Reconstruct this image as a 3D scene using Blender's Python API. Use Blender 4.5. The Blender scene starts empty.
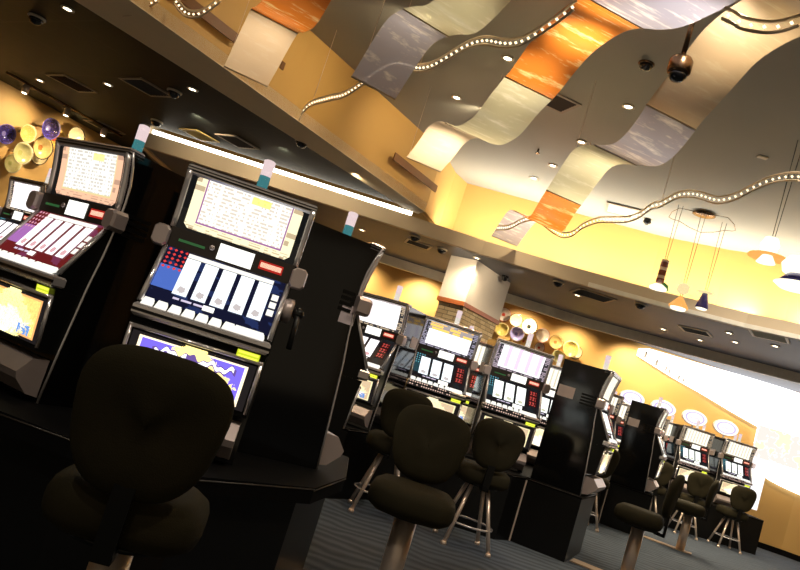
import bpy, bmesh, math, random
from mathutils import Vector, Matrix
random.seed(7)
S = bpy.context.scene
COL = S.collection
PI = math.pi
HC = 1.25            # camera height above the carpet

# ------------------------------------------------------------------ camera
cam = bpy.data.cameras.new('camera'); camo = bpy.data.objects.new('camera', cam); COL.objects.link(camo)
cam.sensor_width = 36.0; cam.lens = 750.0 / 800 * 36; cam.clip_start = .05; cam.clip_end = 100
p_, r_ = math.radians(6.0), math.radians(17.6)
fw = Vector((0, math.cos(p_), math.sin(p_))); up0 = Vector((0, -math.sin(p_), math.cos(p_))); rt0 = Vector((1, 0, 0))
rt = rt0 * math.cos(r_) + up0 * math.sin(r_); up = up0 * math.cos(r_) - rt0 * math.sin(r_)
M = Matrix.Identity(4)
for i in range(3):
    M[i][0] = rt[i]; M[i][1] = up[i]; M[i][2] = -fw[i]
M[2][3] = HC
camo.matrix_world = M
S.camera = camo
S.view_settings.view_transform = 'Standard'; S.view_settings.look = 'None'
S.view_settings.gamma = 1.0; S.view_settings.use_curve_mapping = False
S.view_settings.exposure = 0.3

# ------------------------------------------------------------------ node helpers
class V:
    """a socket with arithmetic"""
    def __init__(s, nt, sock): s.nt = nt; s.s = sock
    def _m(s, op, b=None, rev=False):
        n = s.nt.nodes.new('ShaderNodeMath'); n.operation = op
        ins = [s, b] if not rev else [b, s]
        for k, i in enumerate(ins):
            if i is None: continue
            if isinstance(i, V): s.nt.links.new(i.s, n.inputs[k])
            else: n.inputs[k].default_value = i
        return V(s.nt, n.outputs[0])
    def __add__(s, b): return s._m('ADD', b)
    __radd__ = __add__
    def __sub__(s, b): return s._m('SUBTRACT', b)
    def __rsub__(s, b): return s._m('SUBTRACT', b, True)
    def __mul__(s, b): return s._m('MULTIPLY', b)
    __rmul__ = __mul__
    def gt(s, b): return s._m('GREATER_THAN', b)
    def lt(s, b): return s._m('LESS_THAN', b)
    def fract(s): return s._m('FRACT')
    def floor(s): return s._m('FLOOR')
    def abs(s): return s._m('ABSOLUTE')
    def sin(s): return s._m('SINE')
    def max(s, b): return s._m('MAXIMUM', b)
    def min(s, b): return s._m('MINIMUM', b)
    def pow(s, b): return s._m('POWER', b)
    def inv(s): return 1.0 - s

class NT:
    def __init__(s, name):
        s.mat = bpy.data.materials.new(name); s.mat.use_nodes = True
        s.nt = s.mat.node_tree; s.nt.nodes.clear()
        s.out = s.nt.nodes.new('ShaderNodeOutputMaterial')
    def n(s, t, **kw):
        nd = s.nt.nodes.new(t)
        for k, v in kw.items(): setattr(nd, k, v)
        return nd
    def link(s, a, b): s.nt.links.new(a.s if isinstance(a, V) else a, b)
    def uv(s):
        t = s.n('ShaderNodeTexCoord'); x = s.n('ShaderNodeSeparateXYZ'); s.link(t.outputs['UV'], x.inputs[0])
        return V(s.nt, x.outputs[0]), V(s.nt, x.outputs[1])
    def obj(s):
        t = s.n('ShaderNodeTexCoord'); x = s.n('ShaderNodeSeparateXYZ'); s.link(t.outputs['Object'], x.inputs[0])
        return [V(s.nt, x.outputs[i]) for i in range(3)]
    def comb(s, x, y, z=0.0):
        c = s.n('ShaderNodeCombineXYZ')
        for k, i in enumerate((x, y, z)):
            if isinstance(i, V): s.link(i, c.inputs[k])
            else: c.inputs[k].default_value = i
        return c.outputs[0]
    def white(s, x, y, w=0.0):
        t = s.n('ShaderNodeTexWhiteNoise', noise_dimensions='3D'); s.link(s.comb(x, y, w), t.inputs['Vector'])
        return V(s.nt, t.outputs['Value'])
    def noise(s, vec, scale, detail=2.0, rough=.5):
        t = s.n('ShaderNodeTexNoise'); s.link(vec, t.inputs['Vector']); t.inputs['Scale'].default_value = scale
        t.inputs['Detail'].default_value = detail; t.inputs['Roughness'].default_value = rough
        return V(s.nt, t.outputs['Fac'])
    def mix(s, f, a, b):
        m = s.n('ShaderNodeMix', data_type='RGBA')
        if isinstance(f, V): s.link(f, m.inputs[0])
        else: m.inputs[0].default_value = f
        for k, c in ((6, a), (7, b)):
            if isinstance(c, tuple): m.inputs[k].default_value = (*c, 1)
            else: s.link(c, m.inputs[k])
        return m.outputs[2]
    def layers(s, base, ls):
        c = base
        for m, col in ls: c = s.mix(m, c, col)
        return c
    def box(s, u, v, u0, u1, v0, v1):
        return u.gt(u0) * u.lt(u1) * v.gt(v0) * v.lt(v1)
    def emit(s, col, strength=1.0):
        e = s.n('ShaderNodeEmission')
        if isinstance(col, tuple): e.inputs[0].default_value = (*col, 1)
        else: s.link(col, e.inputs[0])
        if isinstance(strength, V): s.link(strength, e.inputs[1])
        else: e.inputs[1].default_value = strength
        g = s.n('ShaderNodeBsdfGlossy'); g.inputs['Roughness'].default_value = .05; g.inputs[0].default_value = (.04, .04, .04, 1)
        a = s.n('ShaderNodeAddShader'); s.link(e.outputs[0], a.inputs[0]); s.link(g.outputs[0], a.inputs[1])
        s.link(a.outputs[0], s.out.inputs[0]); return s.mat
    def bsdf(s, col, rough=.5, metal=0.0, spec=.5, bump=None, bstr=.2, **kw):
        b = s.n('ShaderNodeBsdfPrincipled')
        if isinstance(col, tuple): b.inputs['Base Color'].default_value = (*col, 1)
        else: s.link(col, b.inputs['Base Color'])
        if isinstance(rough, V): s.link(rough, b.inputs['Roughness'])
        else: b.inputs['Roughness'].default_value = rough
        b.inputs['Metallic'].default_value = metal
        b.inputs['Specular IOR Level'].default_value = spec
        for k, v in kw.items(): b.inputs[k.replace('_', ' ')].default_value = v
        if bump is not None:
            n = s.n('ShaderNodeBump'); n.inputs['Strength'].default_value = bstr; n.inputs['Distance'].default_value = .02
            s.link(bump, n.inputs['Height']); s.link(n.outputs[0], b.inputs['Normal'])
        s.link(b.outputs[0], s.out.inputs[0]); return s.mat

MATS = {}
def mat(name, col, rough=.5, metal=0.0, spec=.5, vary=.12, scale=9.0):
    """plain finish with a little procedural mottling"""
    if name in MATS: return MATS[name]
    t = NT(name); tc = t.n('ShaderNodeTexCoord')
    f = t.noise(tc.outputs['Object'], scale, 3.0)
    c = t.mix(f, tuple(x * (1 - vary) for x in col), tuple(min(1, x * (1 + vary)) for x in col))
    MATS[name] = t.bsdf(c, rough, metal, spec); return MATS[name]
def glow(name, col, strength):
    if name in MATS: return MATS[name]
    MATS[name] = NT(name).emit(col, strength); return MATS[name]

# ------------------------------------------------------------------ materials
black_gloss = mat('black_gloss', (.004, .004, .0045), .09, 0, .6)
black_satin = mat('black_satin', (.005, .005, .005), .3, 0, .3)
black_matt = mat('black_matt', (.004, .004, .0045), .6, 0, .08)
dark_trim = mat('dark_trim', (.035, .028, .024), .3)
chrome = mat('chrome', (.92, .87, .88), .22, .7, vary=.05)
pink_metal = mat('brushed_metal', (.62, .52, .50), .35, .6, vary=.1)
steel = mat('stool_steel', (.78, .64, .54), .3, .6, vary=.08)
tan_plate = mat('tan_plate', (.38, .26, .16), .4, .3)
fabric = None
def make_fabric():
    t = NT('stool_vinyl'); tc = t.n('ShaderNodeTexCoord')
    f = t.noise(tc.outputs['Object'], 240.0, 2.0); g = t.noise(tc.outputs['Object'], 6.0, 3.0)
    c = t.mix(g, (.018, .016, .009), (.032, .026, .013))
    return t.bsdf(c, .8, 0, .12, bump=f, bstr=.15)
fabric = make_fabric()
gold_paint = mat('gold_paint', (.62, .37, .105), .55, vary=.05, scale=1.2)
wall_paint = mat('wall_paint', (.68, .41, .13), .6, vary=.05, scale=.9)
beige_paint = mat('beige_paint', (.58, .47, .33), .6, vary=.05, scale=1.2)
white_trim = mat('white_trim', (.85, .80, .70), .5)
coffer_paint = mat('coffer_paint', (.33, .325, .285), .7, vary=.06, scale=1.1)
bronze = mat('bronze', (.16, .10, .06), .25, 1.0)
brown_vent = mat('brown_vent', (.20, .085, .028), .5)
fixture_white = mat('fixture_white', (.75, .66, .5), .45)
paper = mat('paper_label', (.55, .45, .42), .6)
lamp_glow = glow('lamp_glow', (1.0, .86, .62), 9.0)
tube_glow = glow('tube_glow', (1.0, .93, .78), 7.0)
led_glow = glow('led_glow', (1.0, .80, .50), 1.8)
teal_glow = glow('candle_teal', (.06, .26, .28), .6)
frost_glow = glow('candle_frost', (.80, .72, .62), .8)
candle_white = glow('candle_white', (.85, .66, .66), .8)

def make_ceiling():
    t = NT('black_ceiling_paint'); x, y, z = t.obj()
    f = t.noise(t.comb(x, y, z), .8, 4.0); tc = t.comb(x, y, z)
    # faint board joints
    a = (x * .57 + y * .82); b = (x * .82 - y * .57)
    j = ((a * .82).fract().lt(.012)).max((b * .82).fract().lt(.012))
    c = t.mix(f, (.0075, .0105, .0105), (.015, .020, .019))
    c = t.mix(j * .35, c, (.07, .065, .05))
    return t.bsdf(c, .6, 0, .15)
ceil_black = make_ceiling()
def make_far_ceiling():
    t = NT('slate_ceiling_paint'); x, y, z = t.obj()
    f = t.noise(t.comb(x, y, z), 1.4, 4.0)
    return t.bsdf(t.mix(f, (.075, .082, .115), (.13, .14, .185)), .5, 0, .35)
ceil_slate = make_far_ceiling()
def make_carpet():
    t = NT('carpet'); x, y, z = t.obj()
    n = t.noise(t.comb(x, y, z), 2.2, 2.0)
    w = ((y * 40.0 + x * 5.0 + n * 12.0 + (x * 9.0).sin() * .9).sin() * .5 + .5)
    fine = t.noise(t.comb(x, y, z), 160.0, 2.0)
    c = t.mix(w, (.055, .068, .090), (.110, .132, .172))
    c = t.mix(fine * .4, c, (.06, .075, .10))
    return t.bsdf(c, .95, 0, .1, bump=fine, bstr=.4)
carpet = make_carpet()
def make_stone():
    t = NT('ledge_stone'); u, v = t.uv()
    b = t.n('ShaderNodeTexBrick'); t.link(t.comb(u, v), b.inputs['Vector'])
    b.inputs['Scale'].default_value = 1.0; b.inputs['Brick Width'].default_value = .21; b.inputs['Row Height'].default_value = .065
    b.inputs['Mortar Size'].default_value = .006; b.offset = .37
    b.inputs['Color1'].default_value = (.66, .52, .32, 1); b.inputs['Color2'].default_value = (.36, .25, .13, 1)
    b.inputs['Mortar'].default_value = (.10, .07, .04, 1)
    n = t.noise(t.comb(u, v), 14.0, 4.0)
    c = t.mix(n * .5, b.outputs['Color'], (.52, .44, .32))
    return t.bsdf(c, .85, 0, .2, bump=(V(t.nt, b.outputs['Fac']).inv() + n * .4), bstr=.6)
stone = make_stone()
def make_acrylic(name, col, glint=.5, trans=.55, glint_col=None):
    t = NT(name); x, y, z = t.obj(); u, v = t.uv()
    s = t.noise(t.comb(u * 7.0, v * .6), 2.0, 4.0, .65)
    mo = t.noise(t.comb(x, y, z), 3.0, 3.0)
    c = t.mix(mo, tuple(k * .82 for k in col), col)
    c = t.mix(((s - .53).max(0.0) * 8.0 * glint).min(1.0), c, glint_col or tuple(min(1, k * 1.5 + .12) for k in col))  # bright specular streaks painted into the sheet colour
    d = t.n('ShaderNodeBsdfDiffuse'); t.link(c, d.inputs[0])
    tr = t.n('ShaderNodeBsdfTranslucent'); t.link(c, tr.inputs[0])
    g = t.n('ShaderNodeBsdfGlossy'); g.inputs['Roughness'].default_value = .22; g.inputs[0].default_value = (.9, .9, .9, 1)
    tp = t.n('ShaderNodeBsdfTransparent'); t.link(c, tp.inputs[0])
    m1 = t.n('ShaderNodeMixShader'); m1.inputs[0].default_value = trans; t.link(d.outputs[0], m1.inputs[1]); t.link(tr.outputs[0], m1.inputs[2])
    m0 = t.n('ShaderNodeMixShader'); m0.inputs[0].default_value = .22; t.link(m1.outputs[0], m0.inputs[1]); t.link(tp.outputs[0], m0.inputs[2])
    m2 = t.n('ShaderNodeMixShader'); m2.inputs[0].default_value = .12; t.link(m0.outputs[0], m2.inputs[1]); t.link(g.outputs[0], m2.inputs[2])
    t.link(m2.outputs[0], t.out.inputs[0]); return t.mat
acr_white = make_acrylic('acrylic_frost', (.88, .74, .60), .25)
acr_orange = make_acrylic('acrylic_orange', (.88, .29, .045), .9, .55, (1.0, .78, .40))
acr_lav = make_acrylic('acrylic_lavender', (.50, .49, .62), .9, .5, (.95, .90, .92))
acr_green = make_acrylic('acrylic_pale_green', (.78, .77, .58), .6, .55, (.98, .97, .88))
acr_cream = make_acrylic('acrylic_cream', (.72, .56, .38), .2, .5)
rail_clear = mat('rope_rail', (.80, .62, .42), .25, 0, .5)

# ---- lit glass art
def dashes(t, u, v, cols, rows, dens=.45, duty=.55, seed=0.0):
    return (v * rows).fract().lt(duty) * t.white((u * cols).floor(), (v * rows).floor(), seed).gt(dens)
def art_paytable(name, bg, border, txt, edge, hl, st=1.5):
    t = NT(name); u, v = t.uv()
    ins = t.box(u, v, .15, .85, .20, .93)
    tx = ins * dashes(t, u, v, 74, 16, .42) * (1.0 - (u * 4.0).fract().lt(.10))
    fr = t.box(u, v, .135, .865, .17, .95) - t.box(u, v, .147, .853, .20, .93)
    card = t.box(u, v, .05, .95, .05, .97)
    side = card * (u.lt(.13).max(u.gt(.87))) * dashes(t, u, v, 22, 7, .5, .6, 3.0)
    bot = card * v.lt(.15) * dashes(t, u, v, 30, 22, .45, .5, 5.0)
    notch = ((u - .05).abs().min((u - .95).abs()) * 1.9 + (v - .97).abs().min((v - .05).abs())).lt(.07)
    c = t.layers((.006, .006, .006), [(card, border), (t.box(u, v, .135, .865, .17, .95), bg), (fr, edge), (tx * .5, txt), (side * .7, txt), (bot * .6, txt),
                                       (t.box(u, v, .52, .68, .78, .9) * .8, hl), (notch, (.006, .006, .006))])
    return t.emit(c, st)
def art_columns(name, bg, stripe, border, header, st=1.1, n=8, hv=.66):
    t = NT(name); u, v = t.uv()
    card = t.box(u, v, .09, .91, .08, .92)
    col = card * (u * n).fract().lt(.34) * v.lt(hv - .05) * v.gt(.14)
    tick = card * v.lt(hv - .05) * dashes(t, u, v, 40, 13, .6, .5, 1.0)
    hd = card * v.gt(hv); hb = hd * dashes(t, u, v, 15, 9, .35, .75)
    ed = card.inv() * dashes(t, u, v, 34, 16, .35, .7, 2.0)
    c = t.layers((.03, .028, .03), [(card, bg), (col * .8, stripe), (tick * .25, stripe), (hd * .75, (.10, .05, .03)), (hb, header), (ed * .7, border)])
    return t.emit(c, st)
def art_reel(name, bg, ink1, ink2, st=1.7):
    t = NT(name); u, v = t.uv()
    k = (v * 3.0).floor(); w = (v * 3.0).fract()
    d = ((u - .5) * (u - .5) * .8 + (w - .45) * (w - .45)).pow(.5)
    n = t.noise(t.comb(u * 3.0, v * 9.0), 2.0, 2.0)
    s1 = (d + n * .35).lt(.44) * k.lt(.5); s2 = ((u - .5).abs() + (w - .5).abs() * .6 + n * .2).lt(.38) * k.gt(.5) * k.lt(1.5)
    c = t.layers(bg, [(s1 * .75, ink1), (s2 * .35, ink2), (w.lt(.03) * .3, ink2)])
    return t.emit(c, st)
def art_surround(name, base, a, b, st=.8, line=(.8, .7, .9)):
    t = NT(name); u, v = t.uv()
    n = t.noise(t.comb(u, v), 4.0, 3.0)
    dot = (((u * 22.0).fract() - .5).abs() + ((v * 12.0).fract() - .5).abs()).lt(.33) * u.lt(.17) * v.gt(.6)
    sw = u.lt(.22) * v.gt(.24) * v.lt(.66)
    ln = t.box(u, v, .2, .45, .12, .155) * dashes(t, u, v, 60, 1, .3, 1.0)
    c = t.layers(base, [(n.gt(.55) * .12, b), (sw * .85, b), (dot, a), (ln, line)])
    return t.emit(c, st)
def art_belly(name, edge, field, hi, mid, st=1.4, script=True):
    t = NT(name); u, v = t.uv()
    card = t.box(u, v, .06, .94, .06, .94); inn = t.box(u, v, .085, .915, .10, .90)
    n = t.noise(t.comb(u * 3.0, v * 1.4), 7.0, 5.0, .65)
    mid_m = ((u - .5).abs() * .95 + (v - .40).abs() * .5 + (n - .5) * .35).lt(.37)
    hot = ((u - .5).abs() * .9 + (v - .30).abs() * .9 + (n - .5) * .5).lt(.30)
    base = [(card, edge), (inn, field), (mid_m, mid), (hot, hi)]
    if script:
        wv = (((u * 36.0).sin() * .045 + (u * 83.0).sin() * .03 + v - .74).abs()).lt(.042) * u.gt(.2) * u.lt(.84) * ((u - .5).abs().gt(.05))
        base += [((((u * 36.0).sin() * .045 + (u * 83.0).sin() * .03 + v - .735).abs()).lt(.07) * u.gt(.18) * u.lt(.86), (.10, .06, .22)), (wv, (.95, .93, .98))]
        w2 = (((u * 52.0 + v * 9.0).sin()).abs()).lt(.35) * t.box(u, v, .22, .78, .34, .52)
        base += [(w2 * .55, (.85, .50, .10))]
    else:
        base += [((n * 7.0).fract().lt(.25) * inn * .6, (.75, .30, .06)), (t.box(u, v, .68, .86, .1, .32) * n.gt(.48), (.10, .25, .60))]
    c = t.layers((.01, .008, .008), base)
    return t.emit(c, st)
def art_lines(name, bg, fg, st=1.2, rows=2):
    t = NT(name); u, v = t.uv()
    m = (v * rows).fract().gt(.25) * (v * rows).fract().lt(.8) * t.box(u, v, .06, .94, .05, .95) * ((u * 40.0).fract().gt(.25))
    return t.emit(t.mix(m, bg, fg), st)
def art_digits(name, st=.9):
    t = NT(name); u, v = t.uv()
    f = (v * 3.0).fract(); m = (f.gt(.2) * f.lt(.85)) * ((u * 3.0 + (v * 17.0).sin() * .1).fract().gt(.35)) * t.box(u, v, .15, .85, .04, .96)
    ring = m * ((f - .52).abs().gt(.13).max((u * 3.0).fract().gt(.7)))
    return t.emit(t.mix(ring, (.03, .004, .004), (.60, .08, .07)), st)
def art_deck(name, base, dot, st=.8):
    t = NT(name); u, v = t.uv()
    m = (((u * 18.0).fract() - .5).abs() + ((v * 2.0).fract() - .5).abs()).lt(.34)
    return t.emit(t.mix(m * (t.white((u * 18.0).floor(), (v * 2.0).floor()).gt(.2)), base, dot), st)

A = dict(
    pay_cream=art_paytable('paytable_cream_glass', (1, .97, .86), (.95, .86, .55), (.30, .17, .10), (.30, .12, .30), (.95, .82, .10), 1.08),
    pay_pink=art_paytable('paytable_pink_glass', (.95, .96, .88), (.93, .52, .33), (.34, .22, .16), (.75, .62, .30), (.98, .90, .22), 1.0),
    col_party=art_columns('party_glass', (1, .96, .98), (.80, .72, .85), (.35, .32, .42), (.95, .55, .12), 1.2, 4),
    col_pink=art_columns('magenta_glass', (1, .95, 1), (.80, .45, .85), (.45, .36, .42), (.88, .78, .92), 1.2, 5, 1.2),
    col_cream=art_columns('cream_glass', (1, .95, .78), (.55, .48, .36), (.40, .30, .18), (.95, .80, .45), 1.1, 10, 1.2),
    col_two=art_columns('white_glass', (1, .95, .92), (.80, .68, .70), (.55, .42, .28), (.85, .72, .70), 1.2, 3, 1.2),
    reel_blue=art_reel('reel_strip', (.90, .96, 1), (.30, .22, .20), (.30, .55, .95), 1.2),
    reel_pink=art_reel('reel_strip_warm', (1, .93, .95), (.40, .10, .12), (.75, .35, .45), 1.25),
    reel_green=art_reel('reel_strip_far', (.96, 1, .94), (.25, .24, .10), (.25, .55, .40), 1.3),
    sur_blue=art_surround('reel_glass_blue', (.008, .009, .03), (.9, .06, .05), (.10, .20, .70)),
    sur_red=art_surround('reel_glass_red', (.16, .015, .015), (.9, .4, .5), (.50, .20, .60)),
    sur_dark=art_surround('reel_glass_dark', (.012, .010, .012), (.15, .5, .6), (.02, .07, .09)),
    belly_purple=art_belly('belly_glass_purple', (.9, .75, .5), (.14, .10, .62), (1, 1, .80), (1, .80, .26), 1.5),
    belly_gold=art_belly('belly_glass_gold', (.75, .35, .12), (.90, .62, .18), (1, 1, .72), (1, .88, .35), 1.3, False),
    belly_far=art_belly('belly_glass_far', (.8, .7, .4), (.55, .45, .30), (1, .95, .85), (.95, .82, .5), 1.2, False),
    credit=art_lines('credit_display', (.50, .58, .02), (.95, 1, .10), 1.1),
    redbar=art_lines('red_message_display', (.30, .012, .008), (1, .55, .38), 1.2, 1),
    digits=art_digits('red_digit_display'),
    card=art_lines('rules_card', (.98, .97, .90), (.85, .80, .72), 1.3, 4),
    deck=art_deck('deck_button_panel', (.02, .015, .015), (.9, .62, .5)),
)
button_glow = glow('button_glow', (.95, .92, .82), 1.0)
green_slot = glow('green_bill_slot', (.10, .38, .12), .22)
oval_mat = None
def make_oval():
    t = NT('oval_sign_face'); u, v = t.uv()
    d = ((u - .5) * (u - .5) + (v - .5) * (v - .5)).pow(.5)
    ring = d.gt(.33) * d.lt(.40)
    sq = ((v - .5 + (u * 40.0).sin() * .05).abs()).lt(.05) * u.gt(.28) * u.lt(.72)
    return t.emit(t.layers((1, .97, 1), [(ring * .75, (.40, .28, .85)), (sq * .45, (.40, .25, .75))]), 1.1)
oval_mat = make_oval()

# ------------------------------------------------------------------ mesh helpers
class MB:
    def __init__(s): s.v = []; s.f = []; s.uv = []; s.sm = []
    def poly(s, pts, uv=None, smooth=False):
        b = len(s.v); s.v += [tuple(p) for p in pts]; s.f.append(list(range(b, b + len(pts))))
        s.uv.append(uv or [(0, 0)] * len(pts)); s.sm.append(smooth)
    def quad(s, a, b, c, d): s.poly((a, b, c, d), [(0, 0), (1, 0), (1, 1), (0, 1)])
    def face(s, idx, smooth=True, uv=None): s.f.append(list(idx)); s.uv.append(uv or [(0, 0)] * len(idx)); s.sm.append(smooth)
    def box(s, lo, hi, bev=0.0):
        x0, y0, z0 = lo; x1, y1, z1 = hi
        if bev <= 0:
            P = [(x0, y0, z0), (x1, y0, z0), (x1, y1, z0), (x0, y1, z0), (x0, y0, z1), (x1, y0, z1), (x1, y1, z1), (x0, y1, z1)]
            for q in ((3, 2, 1, 0), (4, 5, 6, 7), (0, 1, 5, 4), (1, 2, 6, 5), (2, 3, 7, 6), (3, 0, 4, 7)):
                pts = [P[i] for i in q]
                s.poly(pts, [(0, 0), (1, 0), (1, 1), (0, 1)])
        else:
            def rect(i, z): return [(x0 + i + bev * 0, y0 + i, z), (x1 - i, y0 + i, z), (x1 - i, y1 - i, z), (x0 + i, y1 - i, z)]
            s.rings([rect(bev, z0), rect(0, z0 + bev), rect(0, z1 - bev), rect(bev, z1)], smooth=False)
    def rings(s, R, caps=True, smooth=True, closed=True):
        n = len(R[0]); b = len(s.v)
        for r in R: s.v += [tuple(p) for p in r]
        m = n if closed else n - 1
        for i in range(len(R) - 1):
            for j in range(m):
                k = (j + 1) % n
                s.face((b + i * n + j, b + i * n + k, b + (i + 1) * n + k, b + (i + 1) * n + j), smooth)
        if caps and closed:
            s.face([b + j for j in range(n)][::-1], False); s.face([b + (len(R) - 1) * n + j for j in range(n)], False)
    def tube(s, pts, r, n=8, caps=True):
        pts = [Vector(p) for p in pts]; R = []; prev = None
        for i, p in enumerate(pts):
            d = (pts[min(i + 1, len(pts) - 1)] - pts[max(i - 1, 0)]).normalized()
            if prev is None:
                a = Vector((0, 0, 1)) if abs(d.z) < .9 else Vector((1, 0, 0)); x = d.cross(a).normalized()
            else:
                x = (prev - d * prev.dot(d)).normalized()
            prev = x; y = d.cross(x)
            rr = r[i] if isinstance(r, (list, tuple)) else r
            R.append([p + (x * math.cos(2 * PI * k / n) + y * math.sin(2 * PI * k / n)) * rr for k in range(n)])
        s.rings(R, caps)
    def lathe(s, prof, c=(0, 0, 0), n=20, axis='z', smooth=True):
        R = []
        for r, h in prof:
            ring = []
            for k in range(n):
                a = 2 * PI * k / n; x, y = r * math.cos(a), r * math.sin(a)
                q = (x, y, h) if axis == 'z' else ((x, -h, y) if axis == 'y' else (h, x, y))
                ring.append((c[0] + q[0], c[1] + q[1], c[2] + q[2]))
            R.append(ring)
        s.rings(R, True, smooth)
    def prism_x(s, prof, x0, x1):
        n = len(prof); a = [(x0, y, z) for y, z in prof]; b = [(x1, y, z) for y, z in prof]
        for i in range(n):
            k = (i + 1) % n; s.poly((a[i], b[i], b[k], a[k]), [(0, 0), (1, 0), (1, 1), (0, 1)])
        s.poly(a[::-1]); s.poly(b)
    def prism_z(s, pts, z0, z1):
        n = len(pts); a = [(x, y, z0) for x, y in pts]; b = [(x, y, z1) for x, y in pts]
        for i in range(n):
            k = (i + 1) % n; s.poly((a[i], a[k], b[k], b[i]), [(0, 0), (1, 0), (1, 1), (0, 1)])
        s.poly(a[::-1]); s.poly(b)
    def mesh(s, name, m):
        me = bpy.data.meshes.new(name); me.from_pydata(s.v, [], s.f)
        ul = me.uv_layers.new(name='UVMap'); li = 0
        for f, uv in zip(s.f, s.uv):
            for q in uv: ul.data[li].uv = q; li += 1
        for p, sm in zip(me.polygons, s.sm): p.use_smooth = sm
        bm = bmesh.new(); bm.from_mesh(me); bmesh.ops.recalc_face_normals(bm, faces=bm.faces[:]) if len(s.f) > 1 else None
        bm.to_mesh(me); bm.free()
        me.materials.append(m); return me
    def build(s, name, m, parent=None, loc=None):
        o = bpy.data.objects.new(name, s.mesh(name, m)); COL.objects.link(o)
        if loc: o.location = loc
        if parent: o.parent = parent
        return o

def tag(o, label=None, cat=None, group=None, kind=None):
    if label: o['label'] = label
    if cat: o['category'] = cat
    if group: o['group'] = group
    if kind: o['kind'] = kind
    return o
def empty(name, loc=(0, 0, 0), rz=0.0):
    o = bpy.data.objects.new(name, None); COL.objects.link(o); o.location = loc; o.rotation_euler = (0, 0, rz); o.empty_display_size = .1
    return o
def copy_tree(o, parent=None):
    c = o.copy(); COL.objects.link(c); c.parent = parent
    for ch in list(o.children): copy_tree(ch, c)
    return c
def struct(name, mb, m, parent=None):
    o = mb.build(name, m, parent)
    if not parent: o['kind'] = 'structure'
    return o
def quad_part(name, m, pts, parent):
    q = MB(); q.quad(*pts); return q.build(name, m, parent)

# ------------------------------------------------------------------ room shell
f = MB(); f.prism_z([(-13, -5), (10.6, -5), (10.6, 17), (-13, 17)], -.1, 0); struct('floor', f, carpet)
def wall_strip(name, pts, z0, z1, m, th=.15):
    """vertical wall following a plan polyline; thickness on the left of travel"""
    w = MB(); P = [Vector(p) for p in pts]; off = []
    for i, p in enumerate(P):
        d = (P[min(i + 1, len(P) - 1)] - P[max(i - 1, 0)]).normalized(); off.append(p + Vector((-d.y, d.x)) * th)
    for i in range(len(P) - 1):
        a, b, c, d = P[i], P[i + 1], off[i + 1], off[i]
        w.poly([(a.x, a.y, z0), (b.x, b.y, z0), (b.x, b.y, z1), (a.x, a.y, z1)])
        w.poly([(d.x, d.y, z0), (c.x, c.y, z0), (c.x, c.y, z1), (d.x, d.y, z1)])
        w.poly([(a.x, a.y, z1), (b.x, b.y, z1), (c.x, c.y, z1), (d.x, d.y, z1)])
        w.poly([(a.x, a.y, z0), (b.x, b.y, z0), (c.x, c.y, z0), (d.x, d.y, z0)])
    for i in (0, -1):
        a, d = P[i], off[i]; w.poly([(a.x, a.y, z0), (d.x, d.y, z0), (d.x, d.y, z1), (a.x, a.y, z1)])
    return struct(name, w, m)
LW = [(-11.9, -.4), (-6.55, 10.87), (-4.45, 15.4)]
wall_strip('wall_left', LW, 0, 4.6, wall_paint)
BW = [(-4.45, 15.4), (7.4, 15.4), (8.1, 15.33), (8.8, 15.08), (9.4, 14.6), (9.75, 14.0), (9.85, 13.2)]
wall_strip('wall_back', BW, 0, 4.6, wall_paint)
wall_strip('wall_right', [(9.85, 13.2), (9.85, -4)], 0, 4.6, wall_paint)
wall_strip('baseboard_back', [(x, y - .03) for x, y in BW[:-3]] + [(9.37, 14.57), (9.72, 13.98), (9.82, 13.2)], 0, .11, black_matt, .02)

OD = Vector((.615, .788)).normalized()          # direction of the coffer's long edge beam
def on_outer(t): return Vector((-3.36, 6.41)) + OD * t
Z1, Z2, ZC = 3.5, 3.2, 4.4
o0 = on_outer(-9.4); o1 = on_outer(5.55)
c = MB(); c.prism_z([(o1.x, 10.72), (o0.x, o0.y), (-12.5, -1.0), (-6.6, 10.9), (-5.3, 13.8), (-4.3, 13.8), (-4.3, 10.72)], Z1, Z1 + .08)
struct('ceiling', c, ceil_black).name = 'ceiling_near'
c = MB(); c.prism_z([(-4.35, 10.9), (0, 10.9), (1, 10.98), (2.2, 10.9), (3.63, 10.62), (4.7, 10.25), (5.5, 9.75), (6.5, 8.7), (7.2, 7.2), (9.9, 7.2), (9.9, 15.5), (-4.6, 15.5)], Z2 + .02, Z2 + .1)
struct('ceiling_far', c, ceil_slate)
FAS = [(-4.3, 10.85), (0, 10.85), (1, 10.93), (2.2, 10.85), (3.63, 10.55), (4.7, 10.17), (5.5, 9.66), (6.4, 8.6), (7.1, 7.1), (7.3, 5), (7.3, -4)]
wall_strip('trim_fascia', FAS, Z2, 3.41, beige_paint, .1)
wall_strip('trim_fascia_end', [(-4.3, 13.8), (-4.3, 10.85)], Z2, 3.6, beige_paint, .1)
wall_strip('trim_fascia_lip', [(2.6, 10.74), (3.6, 10.52), (4.67, 10.14), (5.47, 9.63), (6.37, 8.57), (7.07, 7.1)], Z2 - .005, Z2 + .055, white_trim, .05)
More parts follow.
